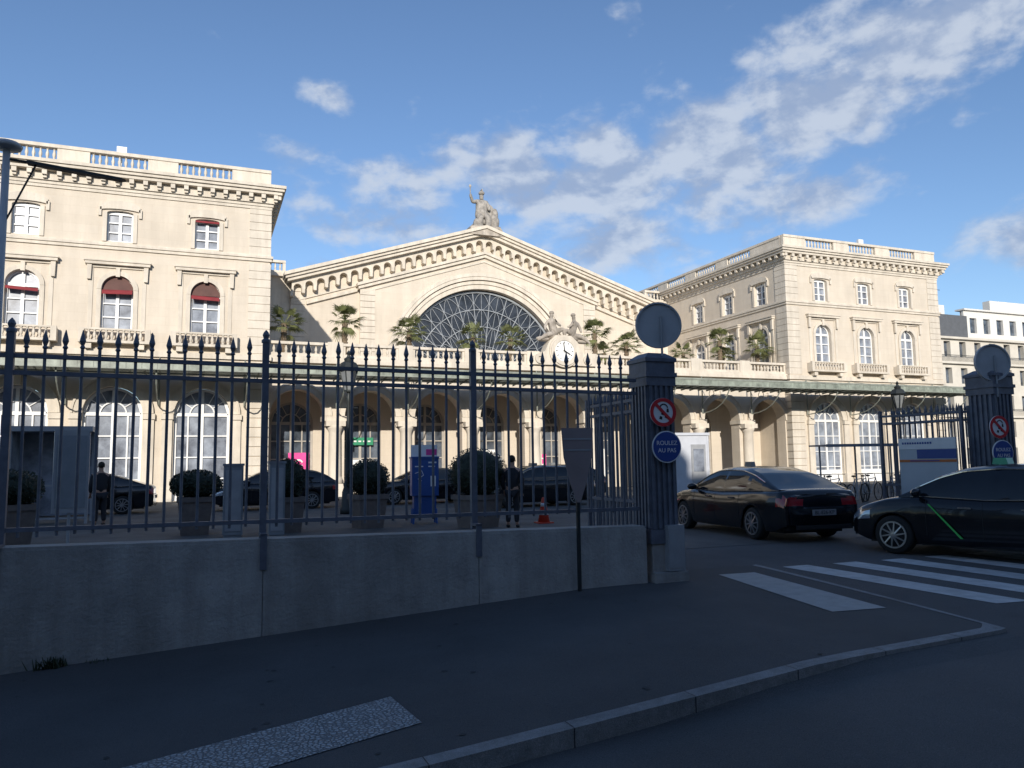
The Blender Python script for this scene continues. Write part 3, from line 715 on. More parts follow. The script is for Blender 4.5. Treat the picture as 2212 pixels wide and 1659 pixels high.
def leaf(x,y0,y1,label,z1=2.6,lean=0,tp=2.6):
    T=thing('gate_leaf',label,'gate',(x,y0,0),group='open gate leaves')
    n=int((y1-y0)/.13);b=MB()
    b.tube((0,0,.12),(0,0,z1-.1),.0145,n=6);b.rev([(.012,z1-.1),(.026,z1-.07),(.02,z1-.03),(.003,z1+.06)],(0,0,0),6)
    me=b.mesh('bar',FENCE)
    for i in range(n): part(T,'bar',me,loc=(lean*i/n,.08+(y1-y0-.1)*i/n,0))
    for z in(.16,1.0,z1-.3,z1-.14):
        m=MB();m.add([(-.02,0,z),(.02,0,z),(lean+.02,y1-y0,z),(lean-.02,y1-y0,z),(-.02,0,z+.045),(.02,0,z+.045),(lean+.02,y1-y0,z+.045),(lean-.02,y1-y0,z+.045)],[(3,2,1,0),(4,5,6,7),(0,1,5,4),(1,2,6,5),(2,3,7,6),(3,0,4,7)]);part(T,'rail',m,FENCE)
    m=MB();m.box(-.03,.03,-.03,.03,.05,z1);part(T,'stile',m,FENCE);m=MB();m.box(lean-.03,lean+.03,y1-y0-.03,y1-y0+.03,.05,z1);part(T,'stile',m,FENCE)
leaf(6.0,9.5,11.3,'open iron gate leaf folded beside the pillar',lean=.08);leaf(5.8,9.5,11.2,'open iron gate leaf folded beside the pillar',lean=.05)
leaf(13.82,10.7,12.5,'open iron gate leaf beside the driveway',lean=-.15);leaf(14.05,10.7,12.4,'open iron gate leaf beside the driveway',lean=-.1)
W2=MB();W2.box(14.5,26,10.2,10.5,-.2,.8);T=thing('boundary_wall','low grey concrete wall past the gate','wall',(19,10.3,0));part(T,'wall_block',W2,CONC,world=True)
# ------------------------------------------------------------------ sign seen from behind
T=thing('sign_post','brownish back of a tapering shield sign on a thin dark pole','sign',(4.44,8.80,0),rad(-6))
m=MB();m.prism([(-.19,1.66),(-.11,1.34),(-.025,1.09),(.025,1.09),(.11,1.34),(.19,1.66),(.215,2.03),(-.215,2.03)],-.012,.0);part(T,'plate',m,BROWN)
m=MB();m.box(-.02,.02,.004,.045,-.05,2.0);part(T,'pole',m,LAMPB)
m=MB();m.box(-.19,.19,-.018,-.012,1.74,1.76);m.box(-.2,.2,-.018,-.012,1.88,1.90);part(T,'bracket',m,GREYM)
def tuft(name,c,r,n,s,mt,label,cat):
    m=MB()
    for i in range(n):
        p=Vector((c[0]+R.gauss(0,r),c[1]-abs(R.gauss(0,r*.5)),c[2]));d=Vector((R.gauss(0,.4),R.gauss(0,.4),1)).normalized()*s*R.uniform(.5,1.2);w=Vector((R.gauss(0,1),R.gauss(0,1),0)).normalized()*s*.12
        m.add([p-w,p+w,p+d+w*.5,p+d*1.2],[(0,1,2,3)])
    thing(name,label,cat,(0,0,0),mesh=m.mesh(name,mt))
WEED=mat('weed_leaf',(.04,.055,.025),.7,var=.5,scale=20)
tuft('weed',(-1.3,8.9,g(-1.3)),.06,80,.10,WEED,'small clump of weeds at the foot of the wall','weed')
tuft('weed',(-.9,8.9,g(-.9)),.10,40,.035,WEED,'small clump of weeds at the foot of the wall','weed')
# ------------------------------------------------------------------ cars
def interp(cp,x):
    if x<=cp[0][0]: return cp[0][1]
    for (a,b),(c,d) in zip(cp,cp[1:]):
        if x<=c:
            t=(x-a)/(c-a);return b+(d-b)*t
    return cp[-1][1]
def sm(cp,x,w=.06): return (interp(cp,x-w)+2*interp(cp,x)+interp(cp,x+w))/4
def car_meshes(L,Wd,top,roof,glassr,arch=.37,xr=.98,xf=None,bp=()):
    xf=xf or L-.92
    body,glass,tail,head,grille=MB(),MB(),MB(),MB(),MB()
    for q in(body,glass,tail,head,grille): q.s=True
    wcp=[(0,.87),(.12,.93),(.5,.985),(1.2,1.0),(L-1.2,1.0),(L-.5,.96),(L-.15,.86),(L,.74)]
    st=[0,.03,.08,.14,.22,.32]+[.4+(L-.8)*i/46 for i in range(47)]+[L-.32,L-.22,L-.14,L-.07,L-.02,L]
    def zbot(x):
        b=.21 if .35<x<L-.35 else .21+.12*(1-min(x,L-x)/.35)
        for c in(xr,xf):
            if abs(x-c)<arch: b=max(b,.32+math.sqrt(arch*arch-(x-c)**2)*1.0-.0)
        return b
    def ring(x):
        w=Wd/2*interp(wcp,x);zt=sm(top,x,.05);zb=min(zbot(x),zt-.12);rows=[]
        zs=zt-.05
        prof=[(0,.955),(.08,.975),(.2,.985),(.35,.99),(.5,.993),(.62,.998),(.74,1.0),(.86,.98),(1,.945)]
        zlow=.21
        for t,f in prof:
            z=zb+(zs-zb)*t;tt=(z-zlow)/(zs-zlow)
            ff=interp(prof,max(0,tt));rows.append((w*ff,z))
        rows+=[(w*.90,zt-.018),(w*.7,zt+.004),(w*.4,zt+.016),(0,zt+.02)]
        return rows
    rings=[(x,ring(x)) for x in st]
    def sel(c):
        x,y,z=c;y=abs(y)
        if x<.25 and .70<z<.86 and y>Wd*.27: return tail
        if x>L-.42 and .56<z<.70 and y>Wd*.29: return head
        if x>L-.08 and .3<z<.56 and y<Wd*.33: return grille
        return body
    def quad(a,b,c,d,flip):
        ctr=[sum(k[i] for k in(a,b,c,d))/4 for i in range(3)]
        sel(ctr).add([a,b,c,d],[(0,1,2,3) if not flip else (3,2,1,0)])
    for s in(-1,1):
        for (x0,r0),(x1,r1) in zip(rings,rings[1:]):
            for k in range(len(r0)-1):
                quad((x0,s*r0[k][0],r0[k][1]),(x1,s*r1[k][0],r1[k][1]),(x1,s*r1[k+1][0],r1[k+1][1]),(x0,s*r0[k+1][0],r0[k+1][1]),s>0)
        for (x,r),bul,fl in((rings[0],-.05,s<0),(rings[-1],.07,s>0)):
            sc=[1,.9,.75,.55,.35,.15,0]
            for j in range(len(sc)-1):
                for k in range(len(r)-2):
                    def pt_(q,kk):
                        tt=(1-sc[q]**2);zz=r[kk][1];return (x+bul*tt*(1 if zz<.62 or bul>0 else .6),s*r[kk][0]*sc[q],zz)
                    quad(pt_(j,k),pt_(j+1,k),pt_(j+1,k+1),pt_(j,k+1),not fl)
    g0,g1=roof[0][0],roof[-1][0];gst=[g0+(g1-g0)*i/50 for i in range(51)]
    def gring(x):
        w=Wd/2*interp(wcp,x)*.90;b=sm(top,x,.05)-.015;h=max(b+.004,sm(roof,x,.07));d=h-b
        return [(w,b),(w-.22*d*.5,b+d*.45),(w-.38*d,b+d*.86),(w-.5*d-.06,b+d*.965),((w-.5*d)*.5,h-.003),(0,h)]
    gr=[(x,gring(x)) for x in gst]
    for s in(-1,1):
        for (x0,r0),(x1,r1) in zip(gr,gr[1:]):
            xm=(x0+x1)/2
            for k in range(5):
                q=body
                if k<2 and glassr[1]<xm<glassr[2] and r0[2][1]-r0[0][1]>.10 and all(abs(xm-b)>.05 for b in bp): q=glass
                if k>=3 and (xm<glassr[0] or xm>glassr[3]) and g0+.04<xm<g1-.03: q=glass
                vs=[(x0,s*r0[k][0],r0[k][1]),(x1,s*r1[k][0],r1[k][1]),(x1,s*r1[k+1][0],r1[k+1][1]),(x0,s*r0[k+1][0],r0[k+1][1])]
                q.add(vs,[(0,1,2,3) if s<0 else (3,2,1,0)])
    under=MB();under.box(.3,L-.3,-Wd/2+.26,Wd/2-.26,.17,.7);under.box(xr+.42,xf-.42,-Wd/2+.1,Wd/2-.1,.18,.4)
    under.box(.06,.3,-Wd/2+.2,Wd/2-.2,.24,.5)
    ch=MB()
    for s in(-1,1):
        pts=[(x,s*(gring(x)[0][0]+.012),gring(x)[0][1]+.008) for x in gst if glassr[1]-.1<x<glassr[2]+.1];ch.path(pts,.010,4)
        pts=[(x,s*(gring(x)[2][0]+.008),gring(x)[2][1]) for x in gst if glassr[1]-.1<x<glassr[2]+.1];ch.path(pts,.010,4)
    ch.box(-.062,-.045,-.45,.45,.655,.68)
    seam=MB()
    for xd in(L*.30,L*.50,L*.69):
        for s in(-1,1):
            r_=ring(xd);seam.path([(xd+.02,s*(a*1.0+.001),b) for a,b in r_[1:9] if b>.3],.004,4)
    det=MB()
    for s in(-1,1):
        xm=glassr[2]-.05;wz=gring(xm)[0]
        det.s=True;det.ell((xm-.02,s*(wz[0]+.15),wz[1]+.07),(.07,.12,.075),10,6);det.s=False
        det.box(xm-.04,xm,min(s*wz[0],s*(wz[0]+.1)),max(s*wz[0],s*(wz[0]+.1)),wz[1]+.01,wz[1]+.05)
    hnd=MB()
    for s in(-1,1):
        for x in(L*.36,L*.56):
            y=s*(Wd/2*.985);hnd.box(x-.1,x+.1,min(y-.015*s,y+.025*s),max(y-.015*s,y+.025*s),.80,.825)
    low=MB()
    low.box(-.058,-.03,-.62,.62,.26,.34);low.box(L+.04,L+.072,-.5,.5,.26,.32)
    pl=MB();pl.box(-.075,-.052,-.26,.26,.52,.63)
    T=Matrix.Translation((-L/2,0,0));sy=lambda c:(c[1]>0)
    res=[]
    def put(nm,q,mt,key=None):
        for k_ in (q.split(key) if key else [q]):
            me=k_.mesh(nm,mt);weld(me);me.transform(T);res.append((nm,me))
    put('body',body,BLACKP);put('window',glass,DARKG);put('tail_light',tail,TAIL,sy);put('headlight',head,HEAD,sy);put('grille',grille,BLKPL)
    put('underbody',under,BLKPL);put('window_trim',ch,CHROME);put('door_seam',seam,BLKPL,lambda c:(c[1]>0,int(c[0]/L*10)));put('mirror',det,BLACKP,sy);put('door_handle',hnd,CHROME,lambda c:(c[1]>0,c[0]>L*.46));put('bumper_trim',low,BLKPL,lambda c:c[0]>1);put('number_plate',pl,PLATE)
    return res,[xr-L/2,xf-L/2]
def wheel_meshes(r=.325):
    t=MB();t.s=True;w=.11
    M=RX90
    t.rev([(r*.66,-w),(r*.9,-w*1.05),(r*.985,-w*.8),(r,-w*.4),(r,w*.4),(r*.985,w*.8),(r*.9,w*1.05),(r*.66,w)],(0,0,0),32,M)
    q=MB();q.rev([(r*.70,w*.55),(r*.70,w*1.0),(r*.64,w*1.02),(r*.62,w*.4),(.02,w*.35)],(0,0,0),32,M)
    dk=MB();dk.rev([(r*.64,w*.38),(r*.6,w*.45)],(0,0,0),24,M)
    t.rev([(r*.655,w*1.0),(r*.65,w*1.055)],(0,0,0),32,M)
    for k in range(10):
        a=2*math.pi*k/10;b=a+.16
        c,s=math.cos(a),math.sin(a);c2,s2=math.cos(b),math.sin(b)
        q.tube((.04*c,-w*1.12,.04*s),(r*.65*c2,-w*1.12,r*.65*s2),.020,.013,4)
    q.ring(0,0,r*.62,r*.70,0,2*math.pi,-w*1.16,-w*.9,32)
    q.rev([(.055,w*1.0),(.05,w*1.2),(.02,w*1.22)],(0,0,0),12,M)
    return t.mesh('tyre',TYRE),q.mesh('rim',RIM),dk.mesh('brake',BLKPL)
WM=wheel_meshes()
sedan=car_meshes(4.75,1.86,[(0,.86),(.05,.97),(.15,1.0),(.6,.985),(2.2,.93),(3.45,.955),(4.0,.90),(4.5,.78),(4.68,.69),(4.75,.60)],
   [(.22,1.0),(.5,1.10),(1.1,1.33),(1.55,1.435),(2.1,1.46),(2.55,1.435),(2.9,1.32),(3.55,.96)],(1.45,.72,3.3,2.68),bp=(2.12,1.22))
cross=car_meshes(4.5,1.84,[(0,.86),(.05,.98),(.15,1.02),(.6,1.0),(2.2,.95),(3.25,.99),(3.8,.94),(4.25,.82),(4.43,.72),(4.5,.62)],
   [(.1,1.03),(.4,1.25),(.8,1.42),(1.3,1.49),(2.1,1.51),(2.6,1.46),(2.95,1.34),(3.6,.98)],(.75,.45,3.3,2.75),bp=(2.1,1.15),xf=3.68)
def build_car(kind,name,label,loc,rz,group=None):
    res,wx=kind
    T=thing(name,label,'car',loc,rz,group)
    for k,me in res: part(T,k,me)
    for x in wx:
        for s in(-1,1):
            w=part(T,'wheel',WM[2]);w.location=(x,s*.80,.325);w.rotation_euler=(0,0,0 if s<0 else math.pi)
            for nm,me in(('tyre',WM[0]),('rim',WM[1])):
                o=bpy.data.objects.new(nm,me);COL.objects.link(o);o.parent=w
    return T
def heading(dx,dy): return math.atan2(dy,dx)
hv=Vector((.11,.994)).normalized()
C1=build_car(sedan,'parked_car','glossy black liftback saloon seen from behind in the gateway',(11.35,14.0,0),heading(hv.x,hv.y),group='cars at the gate')
m=MB();m.prism([(-.14,1.45),(.14,1.45),(.11,1.55),(-.11,1.55)],-.05,.05);part(C1,'roof_light',m,LGLASS)
t=text_mesh("BL-826-KP",.10,BLKPL);t.transform(Matrix.Rotation(rad(-90),4,'Z'));o=part(C1,'plate_lettering',t);o.location=(-4.75/2-.078,0,.573)
hv=Vector((-.27,.963)).normalized()
C2=build_car(cross,'taxi','black taxi with green diagonal door stripe entering the gate',(12.2,8.75,-.03),heading(hv.x,hv.y),group='cars at the gate')
m=MB();m.add([(.80,.93,.86),(.83,.93,.86),(.35,.932,.33),(.31,.932,.33)],[(0,1,2,3)]);m.add([(.80,.94,.86),(.83,.94,.86),(.35,.942,.33),(.31,.942,.33)],[(3,2,1,0)]);part(C2,'stripe',m,GREEN)
m=MB();m.prism([(-.12,1.50),(.12,1.50),(.09,1.60),(-.09,1.60)],-.13,.13);part(C2,'roof_light',m,mat('green_lamp',(.10,.45,.25),.3,var=.05))
for i,(x,y,rz) in enumerate([(-3.9,31.0,math.pi),(2.6,30.5,math.pi),(8.6,31.2,math.pi),(14.2,30.6,math.pi),(-9.8,31,math.pi),(11.5,26.5,math.pi+.1)]):
    T=build_car(sedan if i%2==0 else cross,'taxi','dark taxi waiting in the station forecourt',(x,y,0),rz,group='taxis queuing in the forecourt')
    m=MB();m.prism([(-.12,1.45),(.12,1.45),(.1,1.58),(-.1,1.58)],-.14,.14);part(T,'roof_light',m,LGLASS)
# ------------------------------------------------------------------ planters
def bush(rx,rz,n,seed,s=.07):
    r=random.Random(seed);m=MB()
    for i in range(n):
        d=Vector((r.gauss(0,1),r.gauss(0,1),r.gauss(0,1))).normalized();q=r.uniform(.85,1.01)
        bump=1+.03*math.sin(5*d.x+seed)*math.cos(4*d.z+2*d.y)
        p=Vector((d.x*rx,d.y*rx,d.z*rz))*q*bump
        a=Vector((r.gauss(0,1),r.gauss(0,1),r.gauss(0,1))).normalized();b=a.orthogonal().normalized()
        a*=s*r.uniform(.5,1.0);b*=s*.45
        m.add([p-a,p+b,p+a,p-b],[(0,1,2,3)])
    m.s=True;m.ell((0,0,0),(rx*.88,rx*.88,rz*.88),14,8)
    return m
for i,(x,y,pw,ph,bx,bz) in enumerate([(-.1,20.1,.42,.9,.60,.36),(2.0,19.6,.36,.85,.42,.52),(4.0,19.9,.42,.85,.56,.50),(6.5,18.5,.5,.82,.78,.66),(-3.6,18.5,.45,.9,.62,.4),(-5.2,19,.45,.9,.62,.4)]):
    T=thing('planter','square tapered planter with clipped round bush','planter',(x,y,0),.1*i,group='planters along the fence')
    m=MB();m.M=Matrix.Rotation(rad(45),4,'Z');q=pw*1.3
    m.rev([(q*.78,0),(q*.80,.08),(q*.98,ph-.12),(q*1.06,ph-.12),(q*1.06,ph),(q*.9,ph),(q*.9,ph-.08)],(0,0,0),4);part(T,'pot',m,POT)
    o=part(T,'bush',bush(bx,bz,2200,i+3,.045),LEAF);o.location=(0,0,ph+bz*.8)
for x,y,h,w in((.70,18.9,1.62,.42),(1.62,18.5,1.66,.34)):
    T=thing('street_cabinet','tall narrow grey utility cabinet behind the fence','utility cabinet',(x,y,0),0,group='utility cabinets')
    m=MB();m.box(-w/2,w/2,-.2,.2,.06,h);m.box(-w/2-.02,w/2+.02,-.22,.22,h,h+.05);m.box(-w/2+.02,w/2-.02,-.18,.18,0,.06);part(T,'casing',m,GREYB)
    m=MB();m.box(-w/2+.04,w/2-.04,-.215,-.2,.15,h-.1);m.box(w/2-.1,w/2-.07,-.23,-.215,h*.5,h*.6);part(T,'door',m,GREYM)
T=thing('newspaper_stand','blue metal newspaper dispenser with white lettering panels','newspaper stand',(5.66,20.5,0),rad(-8))
m=MB();m.box(-.36,.36,-.25,.25,.75,1.75);m.box(-.38,.38,-.27,.27,1.75,1.8);m.box(-.3,.3,-.2,.2,.25,.75);part(T,'casing',m,mat('stand_blue',(.03,.09,.30),.45,var=.12))
LB=mat('leg_blue',(.02,.10,.35),.5)
for s in(-1,1):
    for t in(-.18,.18):
        m=MB();m.tube((s*.32,t,0),(s*.3,t,.4),.03,n=6);part(T,'leg',m,LB)
m=MB();m.box(-.36,.36,-.02,.02,1.8,2.12);part(T,'header',m,WHITE)
m=MB();m.box(-.28,-.06,-.262,-.252,1.52,1.55);m.box(.08,.30,-.262,-.252,1.62,1.66);m.box(.08,.26,-.262,-.252,1.52,1.55);m.box(.14,.28,-.262,-.252,1.0,1.28)
m.path([(-.28,-.258,1.35),(-.1,-.258,1.42),(-.05,-.258,1.3),(-.2,-.258,1.2),(-.1,-.258,1.15)],.010,4);part(T,'panel',m,WHITE)
m=MB();m.box(.05,.34,-.03,-.02,1.84,2.0);part(T,'label',m,PINK)
T=thing('traffic_cone','orange traffic cone with white bands','traffic cone',(8.45,18.8,0))
m=MB();m.s=True;m.rev([(.16,.03),(.045,.66),(.03,.68)],(0,0,0),20);m.s=False;m.box(-.2,.2,-.2,.2,0,.035);part(T,'body',m,ORANGE)
m=MB();m.s=True;m.rev([(.129,.22),(.106,.34)],(0,0,0),20);part(T,'band',m,WHITE)
m=MB();m.s=True;m.rev([(.088,.44),(.07,.53)],(0,0,0),20);part(T,'band',m,WHITE)
def lantern(x,y,label,s=1):
    T=thing('street_lamp',label,'street lamp',(x,y,0),0,group='lantern lamps');T.scale=(s,s,s)
    m=MB();m.s=True;m.rev([(.24,0),(.24,.15),(.2,.25),(.18,.7),(.13,.85),(.15,.95),(.09,1.05),(.07,2.2),(.085,2.3),(.06,2.4),(.05,3.6),(.08,3.7),(.05,3.8),(.05,3.95)],(0,0,0),12);m.s=False
    m.tube((-.3,0,3.4),(.3,0,3.4),.02,n=6);part(T,'pole',m,LAMPB)
    m=MB();m.rev([(.13,3.98),(.27,4.6)],(0,0,0),6);part(T,'glass',m,LGLASS)
    m=MB()
    for k in range(6):
        a=2*math.pi*k/6;m.tube((.14*math.cos(a),.14*math.sin(a),3.96),(.285*math.cos(a),.285*math.sin(a),4.6),.022,n=4)
    m.rev([(.15,3.92),(.15,3.98)],(0,0,0),6);m.rev([(.31,4.6),(.36,4.66),(.26,4.85),(.14,4.92),(.16,5.0),(.07,5.06),(.05,5.12),(.08,5.18),(.01,5.28)],(0,0,0),12);part(T,'cap',m,LAMPB)
lantern(4.52,25.8,'black iron lantern street lamp in the forecourt',1.03);lantern(31.2,27.4,'black iron lantern street lamp near the pavilion')
T=thing('street_lamp','tall grey pole lamp with flat arm and brace','street lamp',(-2.58,12,0))
LPG=mat('lamp_pole_grey',(.48,.49,.50),.5,var=.1)
m=MB();m.s=True;m.tube((0,0,0),(0,0,6.0),.06,.045,10);part(T,'pole',m,LPG)
m=MB();m.s=True;m.rev([(.02,5.97),(.17,5.99),(.19,6.03),(.15,6.07),(.03,6.09)],(0,0,0),20);part(T,'cap',m,LPG)
m=MB();m.tube((0,0,5.84),(.5,0,5.82),.018,n=6);m.tube((0,0,4.9),(.36,0,5.82),.014,n=6);part(T,'arm',m,LAMPB)
m=MB();m.prism([(.25,5.80),(1.40,5.705),(1.47,5.72),(1.40,5.74),(.25,5.84)],-.06,.06);part(T,'lamp_head',m,LAMPB)
T=thing('glass_shelter','glass telephone shelter with grey metal frame','shelter',(-4.1,26.5,0))
m=MB()
for x in(-1,1):
    for y in(-.6,.6): m.box(x-.04,x+.04,y-.04,y+.04,0,2.7)
m.box(-1.1,1.1,-.7,.7,2.7,2.85);m.box(-1,1,-.62,-.58,1.1,1.15);m.box(-1,1,-.62,-.58,.15,.2);part(T,'frame',m,GREYM)
m=MB();m.box(-.96,.96,.55,.57,.2,2.7);part(T,'pane',m,GLASSL);m=MB();m.box(-.97,-.95,-.55,.55,.2,2.7);part(T,'pane',m,GLASSL)
T=thing('information_panel','grey freestanding information panel on a thin post','sign panel',(-2.35,17.2,0),rad(12))
m=MB();m.box(-.3,.3,-.06,.06,.75,2.35);part(T,'panel',m,GREYM)
m=MB();m.box(-.26,.26,-.07,-.06,.85,2.25);part(T,'face',m,GREYB);m=MB();m.tube((0,0,0),(0,0,.8),.03);part(T,'post',m,GREYM)
T=thing('notice_board','white and blue notice board with orange band on the gate','notice board',(13.45,11.2,0),rad(-80))
PB=mat('board_pale',(.46,.50,.53),.5,var=.05)
m=MB();m.box(-.58,.58,-.02,.02,.85,1.98);part(T,'board',m,PB)
m=MB();m.box(-.58,.58,-.028,-.021,1.50,1.55);part(T,'band',m,ORNG)
m=MB();m.box(-.2,.58,-.028,-.021,1.57,1.75);part(T,'header',m,BLUES)
m=MB();m.box(-.58,.58,-.026,-.021,1.76,1.98);part(T,'strip',m,WHITE)
m=MB()
for k in range(12): m.box(-.5+k*.052,-.465+k*.052,-.03,-.0265,1.86,1.90)
m.box(-.35,.25,-.032,-.0285,1.515,1.535);part(T,'lettering',m,BLUES)
for s in(-.5,.5):
    m=MB();m.box(s-.02,s+.02,.02,.05,0,1.95);part(T,'leg',m,GREYM)
T=thing('site_booth','white prefabricated booth with glazed door','booth',(20.3,29.8,0),rad(-8))
m=MB();m.box(-.85,.85,-1,1,.1,2.7);m.box(-.91,.91,-1.06,1.06,2.7,2.82);m.box(-.87,-.79,-1.02,-.94,0,2.7);m.box(.79,.87,-1.02,-.94,0,2.7);part(T,'wall',m,mat('booth_white',(.50,.52,.56),.6,var=.08))
m=MB();m.box(0,.7,-1.03,-1.0,.15,2.3);part(T,'door',m,GREYM);m=MB();m.box(.1,.6,-1.045,-1.03,1.1,2.1);part(T,'pane',m,GLASSL)
def bicycle():
    fr=MB();r=.33
    A=(-.52,0,.34);B=(-.08,0,.3);Cc=(-.22,0,.82);D=(.36,0,.86);E=(.52,0,.34)
    for a,b in((A,B),(A,Cc),(B,Cc),(Cc,D),(B,D),(D,E)): fr.tube(a,b,.017,n=6)
    wh=MB();wh.path([(r*math.cos(k*math.pi/12),0,r*math.sin(k*math.pi/12)) for k in range(25)],.02,4)
    for k in range(8):
        a=k*math.pi/4+.2;wh.tube((0,0,0),(r*math.cos(a),0,r*math.sin(a)),.004,n=3)
    hb=MB();hb.tube((.33,0,.86),(.3,0,1.0),.014,n=5);hb.tube((.3,-.26,1.02),(.3,.26,1.02),.013,n=5)
    sd=MB();sd.s=True;sd.tube((-.22,0,.8),(-.25,0,.93),.014,n=5);sd.ell((-.26,0,.95),(.13,.07,.035),10,5)
    return fr.mesh('frame',GREYM),wh.mesh('wheel',TYRE),hb.mesh('handlebar',LAMPB),sd.mesh('saddle',BLKPL)
BM=bicycle()
for i in range(8):
    T=thing('bicycle','city bicycle leaning in a row of bikes','bicycle',(20.2+i*.6,21.3+.25*(i%3),0),rad(30+R.uniform(-45,45)),group='bicycles parked in the forecourt')
    for nm,me in zip(('frame','handlebar','saddle'),(BM[0],BM[2],BM[3])): part(T,nm,me)
    for x in(-.52,.52): part(T,'wheel',BM[1],loc=(x,0,.34))
T=thing('bicycle_shelter','flat grey roofed bicycle shelter on thin posts','shelter',(23.5,22.6,0),rad(-20))
m=MB();m.box(-1.6,1.6,-.8,.8,2.06,2.12);m.box(-1.62,1.62,-.84,-.8,2.02,2.13);part(T,'roof',m,ZINC)
for x in(-1.4,0,1.4):
    m=MB();m.tube((x,.3,0),(x,.3,2.06),.035);part(T,'post',m,GREYM)
# ------------------------------------------------------------------ people
def person(loc,rz,label,coat,legs):
    T=thing('person',label,'person',loc,rz)
    pts=[(0,0,.96),(0,0,1.15),(0,.01,1.38),(0,.0,1.5),(0,-.01,1.58),(0,-.015,1.68)]
    e=[(0,1),(1,2),(2,3),(3,4),(4,5)];r=[(.15,.11),(.13,.1),(.16,.11),.055,.075,.085]
    for s in(-1,1):
        b=len(pts);pts+=[(s*.19,.0,1.41),(s*.24,.02,1.13),(s*.22,-.12,.92),(s*.21,-.17,.85)];e+=[(2,b),(b,b+1),(b+1,b+2),(b+2,b+3)];r+=[.06,.045,.032,.028]
        for f in range(5):
            b2=len(pts)
            pts+=[(s*.21+.018*(f-2),-.20-.01*(f%2),.80-.004*f),(s*.21+.02*(f-2),-.205,.765-(.01 if f==2 else 0))];e+=[(b+3,b2),(b2,b2+1)];r+=[.009,.008]
        b=len(pts);pts+=[(s*.09,0,.88),(s*.10,-.01,.50),(s*.11,.03,.10),(s*.12,-.12,.04)];e+=[(0,b),(b,b+1),(b+1,b+2),(b+2,b+3)];r+=[.09,.06,.042,.04]
    part(T,'body',skin_mesh('body',pts,e,r,SKIN,1))
    P2=[(0,0,.9),(0,0,1.15),(0,.01,1.38),(0,0,1.47)];E2=[(0,1),(1,2),(2,3)];R2=[(.2,.15),(.17,.13),(.19,.13),.085]
    for s in(-1,1):
        b=len(P2);P2+=[(s*.2,0,1.4),(s*.245,.02,1.13),(s*.225,-.11,.93)];E2+=[(2,b),(b,b+1),(b+1,b+2)];R2+=[.085,.068,.055]
    part(T,'coat',skin_mesh('coat',P2,E2,R2,coat,1))
    P3=[(0,0,.92)];E3=[];R3=[(.16,.125)]
    for s in(-1,1):
        b=len(P3);P3+=[(s*.09,0,.86),(s*.10,-.01,.5),(s*.11,.03,.12)];E3+=[(0,b),(b,b+1),(b+1,b+2)];R3+=[.105,.08,.065]
    part(T,'trousers',skin_mesh('trousers',P3,E3,R3,legs,1))
    for s in(-1,1):
        m=MB();m.s=True;m.ell((s*.12,-.07,.05),(.055,.14,.05),10,6);part(T,'shoe',m,BLKPL)
    m=MB();m.s=True;m.ell((0,.02,1.70),(.092,.105,.095),12,7);part(T,'hair',m,HAIR)
    m=MB();m.s=True;m.ell((0,-.1,1.655),(.014,.02,.02),8,5);part(T,'nose',m,SKIN)
    for s in(-1,1):
        m=MB();m.s=True;m.ell((s*.085,0,1.655),(.012,.02,.03),8,5);part(T,'ear',m,SKIN)
person((7.2,17.9,0),rad(150),'person in a long dark coat standing behind the fence',COAT,COAT)
person((-2.6,24.5,0),rad(200),'person in dark jacket standing by the glass shelter',COAT,COAT)
# ------------------------------------------------------------------ far building
T=thing('apartment_building','pale stone apartment building with grey mansard roof','apartment building',(95,66,0))
m=MB();
cols=[81+2.6*i+1.5 for i in range(14)]
for r_ in range(5):
    z=r_*3.2
    m.wall_row(80.5,120,65,65.6,z,z+3.2,[(c,1.1,z+.7,z+2.6,.0001) for c in cols])
m.box(80.5,81,65.6,80,0,16)
for z in(6.4,12.8,15.8): m.box(80.3,120,64.6,65,z-.15,z+.1)
part(T,'wall',m,HAUSS,world=True)
m=MB();
for z in(6.5,12.9):
    m.box(80.4,120,64.62,64.66,z+.75,z+.8)
    x=80.5
    while x<112: m.box(x,x+.03,64.63,64.65,z,z+.75);x+=.2
part(T,'balcony_railing',m,LAMPB,world=True)
m=MB();m.box(81,120,65.5,65.6,0,16);part(T,'window',m,GLASS,world=True)
m=MB();m.prism([(80.6,16),(87,16),(87,18.8),(82,18.8)],65.6,80);part(T,'roof',m,ZINCD,world=True)
m=MB();
m.wall_row(87,120,66,66.5,16,19.6,[(88.6+2.4*i,1.2,16.8,18.7,.0001) for i in range(13)]);m.box(86.8,120,65.7,67,19.6,19.8);m.box(84,85,67,68,18.8,20.3);m.box(96,120,69,70,19.8,22.0);part(T,'attic',m,mat('cream_attic',(.66,.64,.60),.7,var=.08),world=True)
m=MB();m.box(87,120,66.3,66.4,16,19.5);part(T,'attic_window',m,GLASS,world=True)
m=MB();m.box(84.6,84.65,67.5,67.55,20.3,23);m.box(84.2,85.1,67.5,67.54,22.3,22.36);part(T,'antenna',m,LAMPB,world=True)
xb=-75
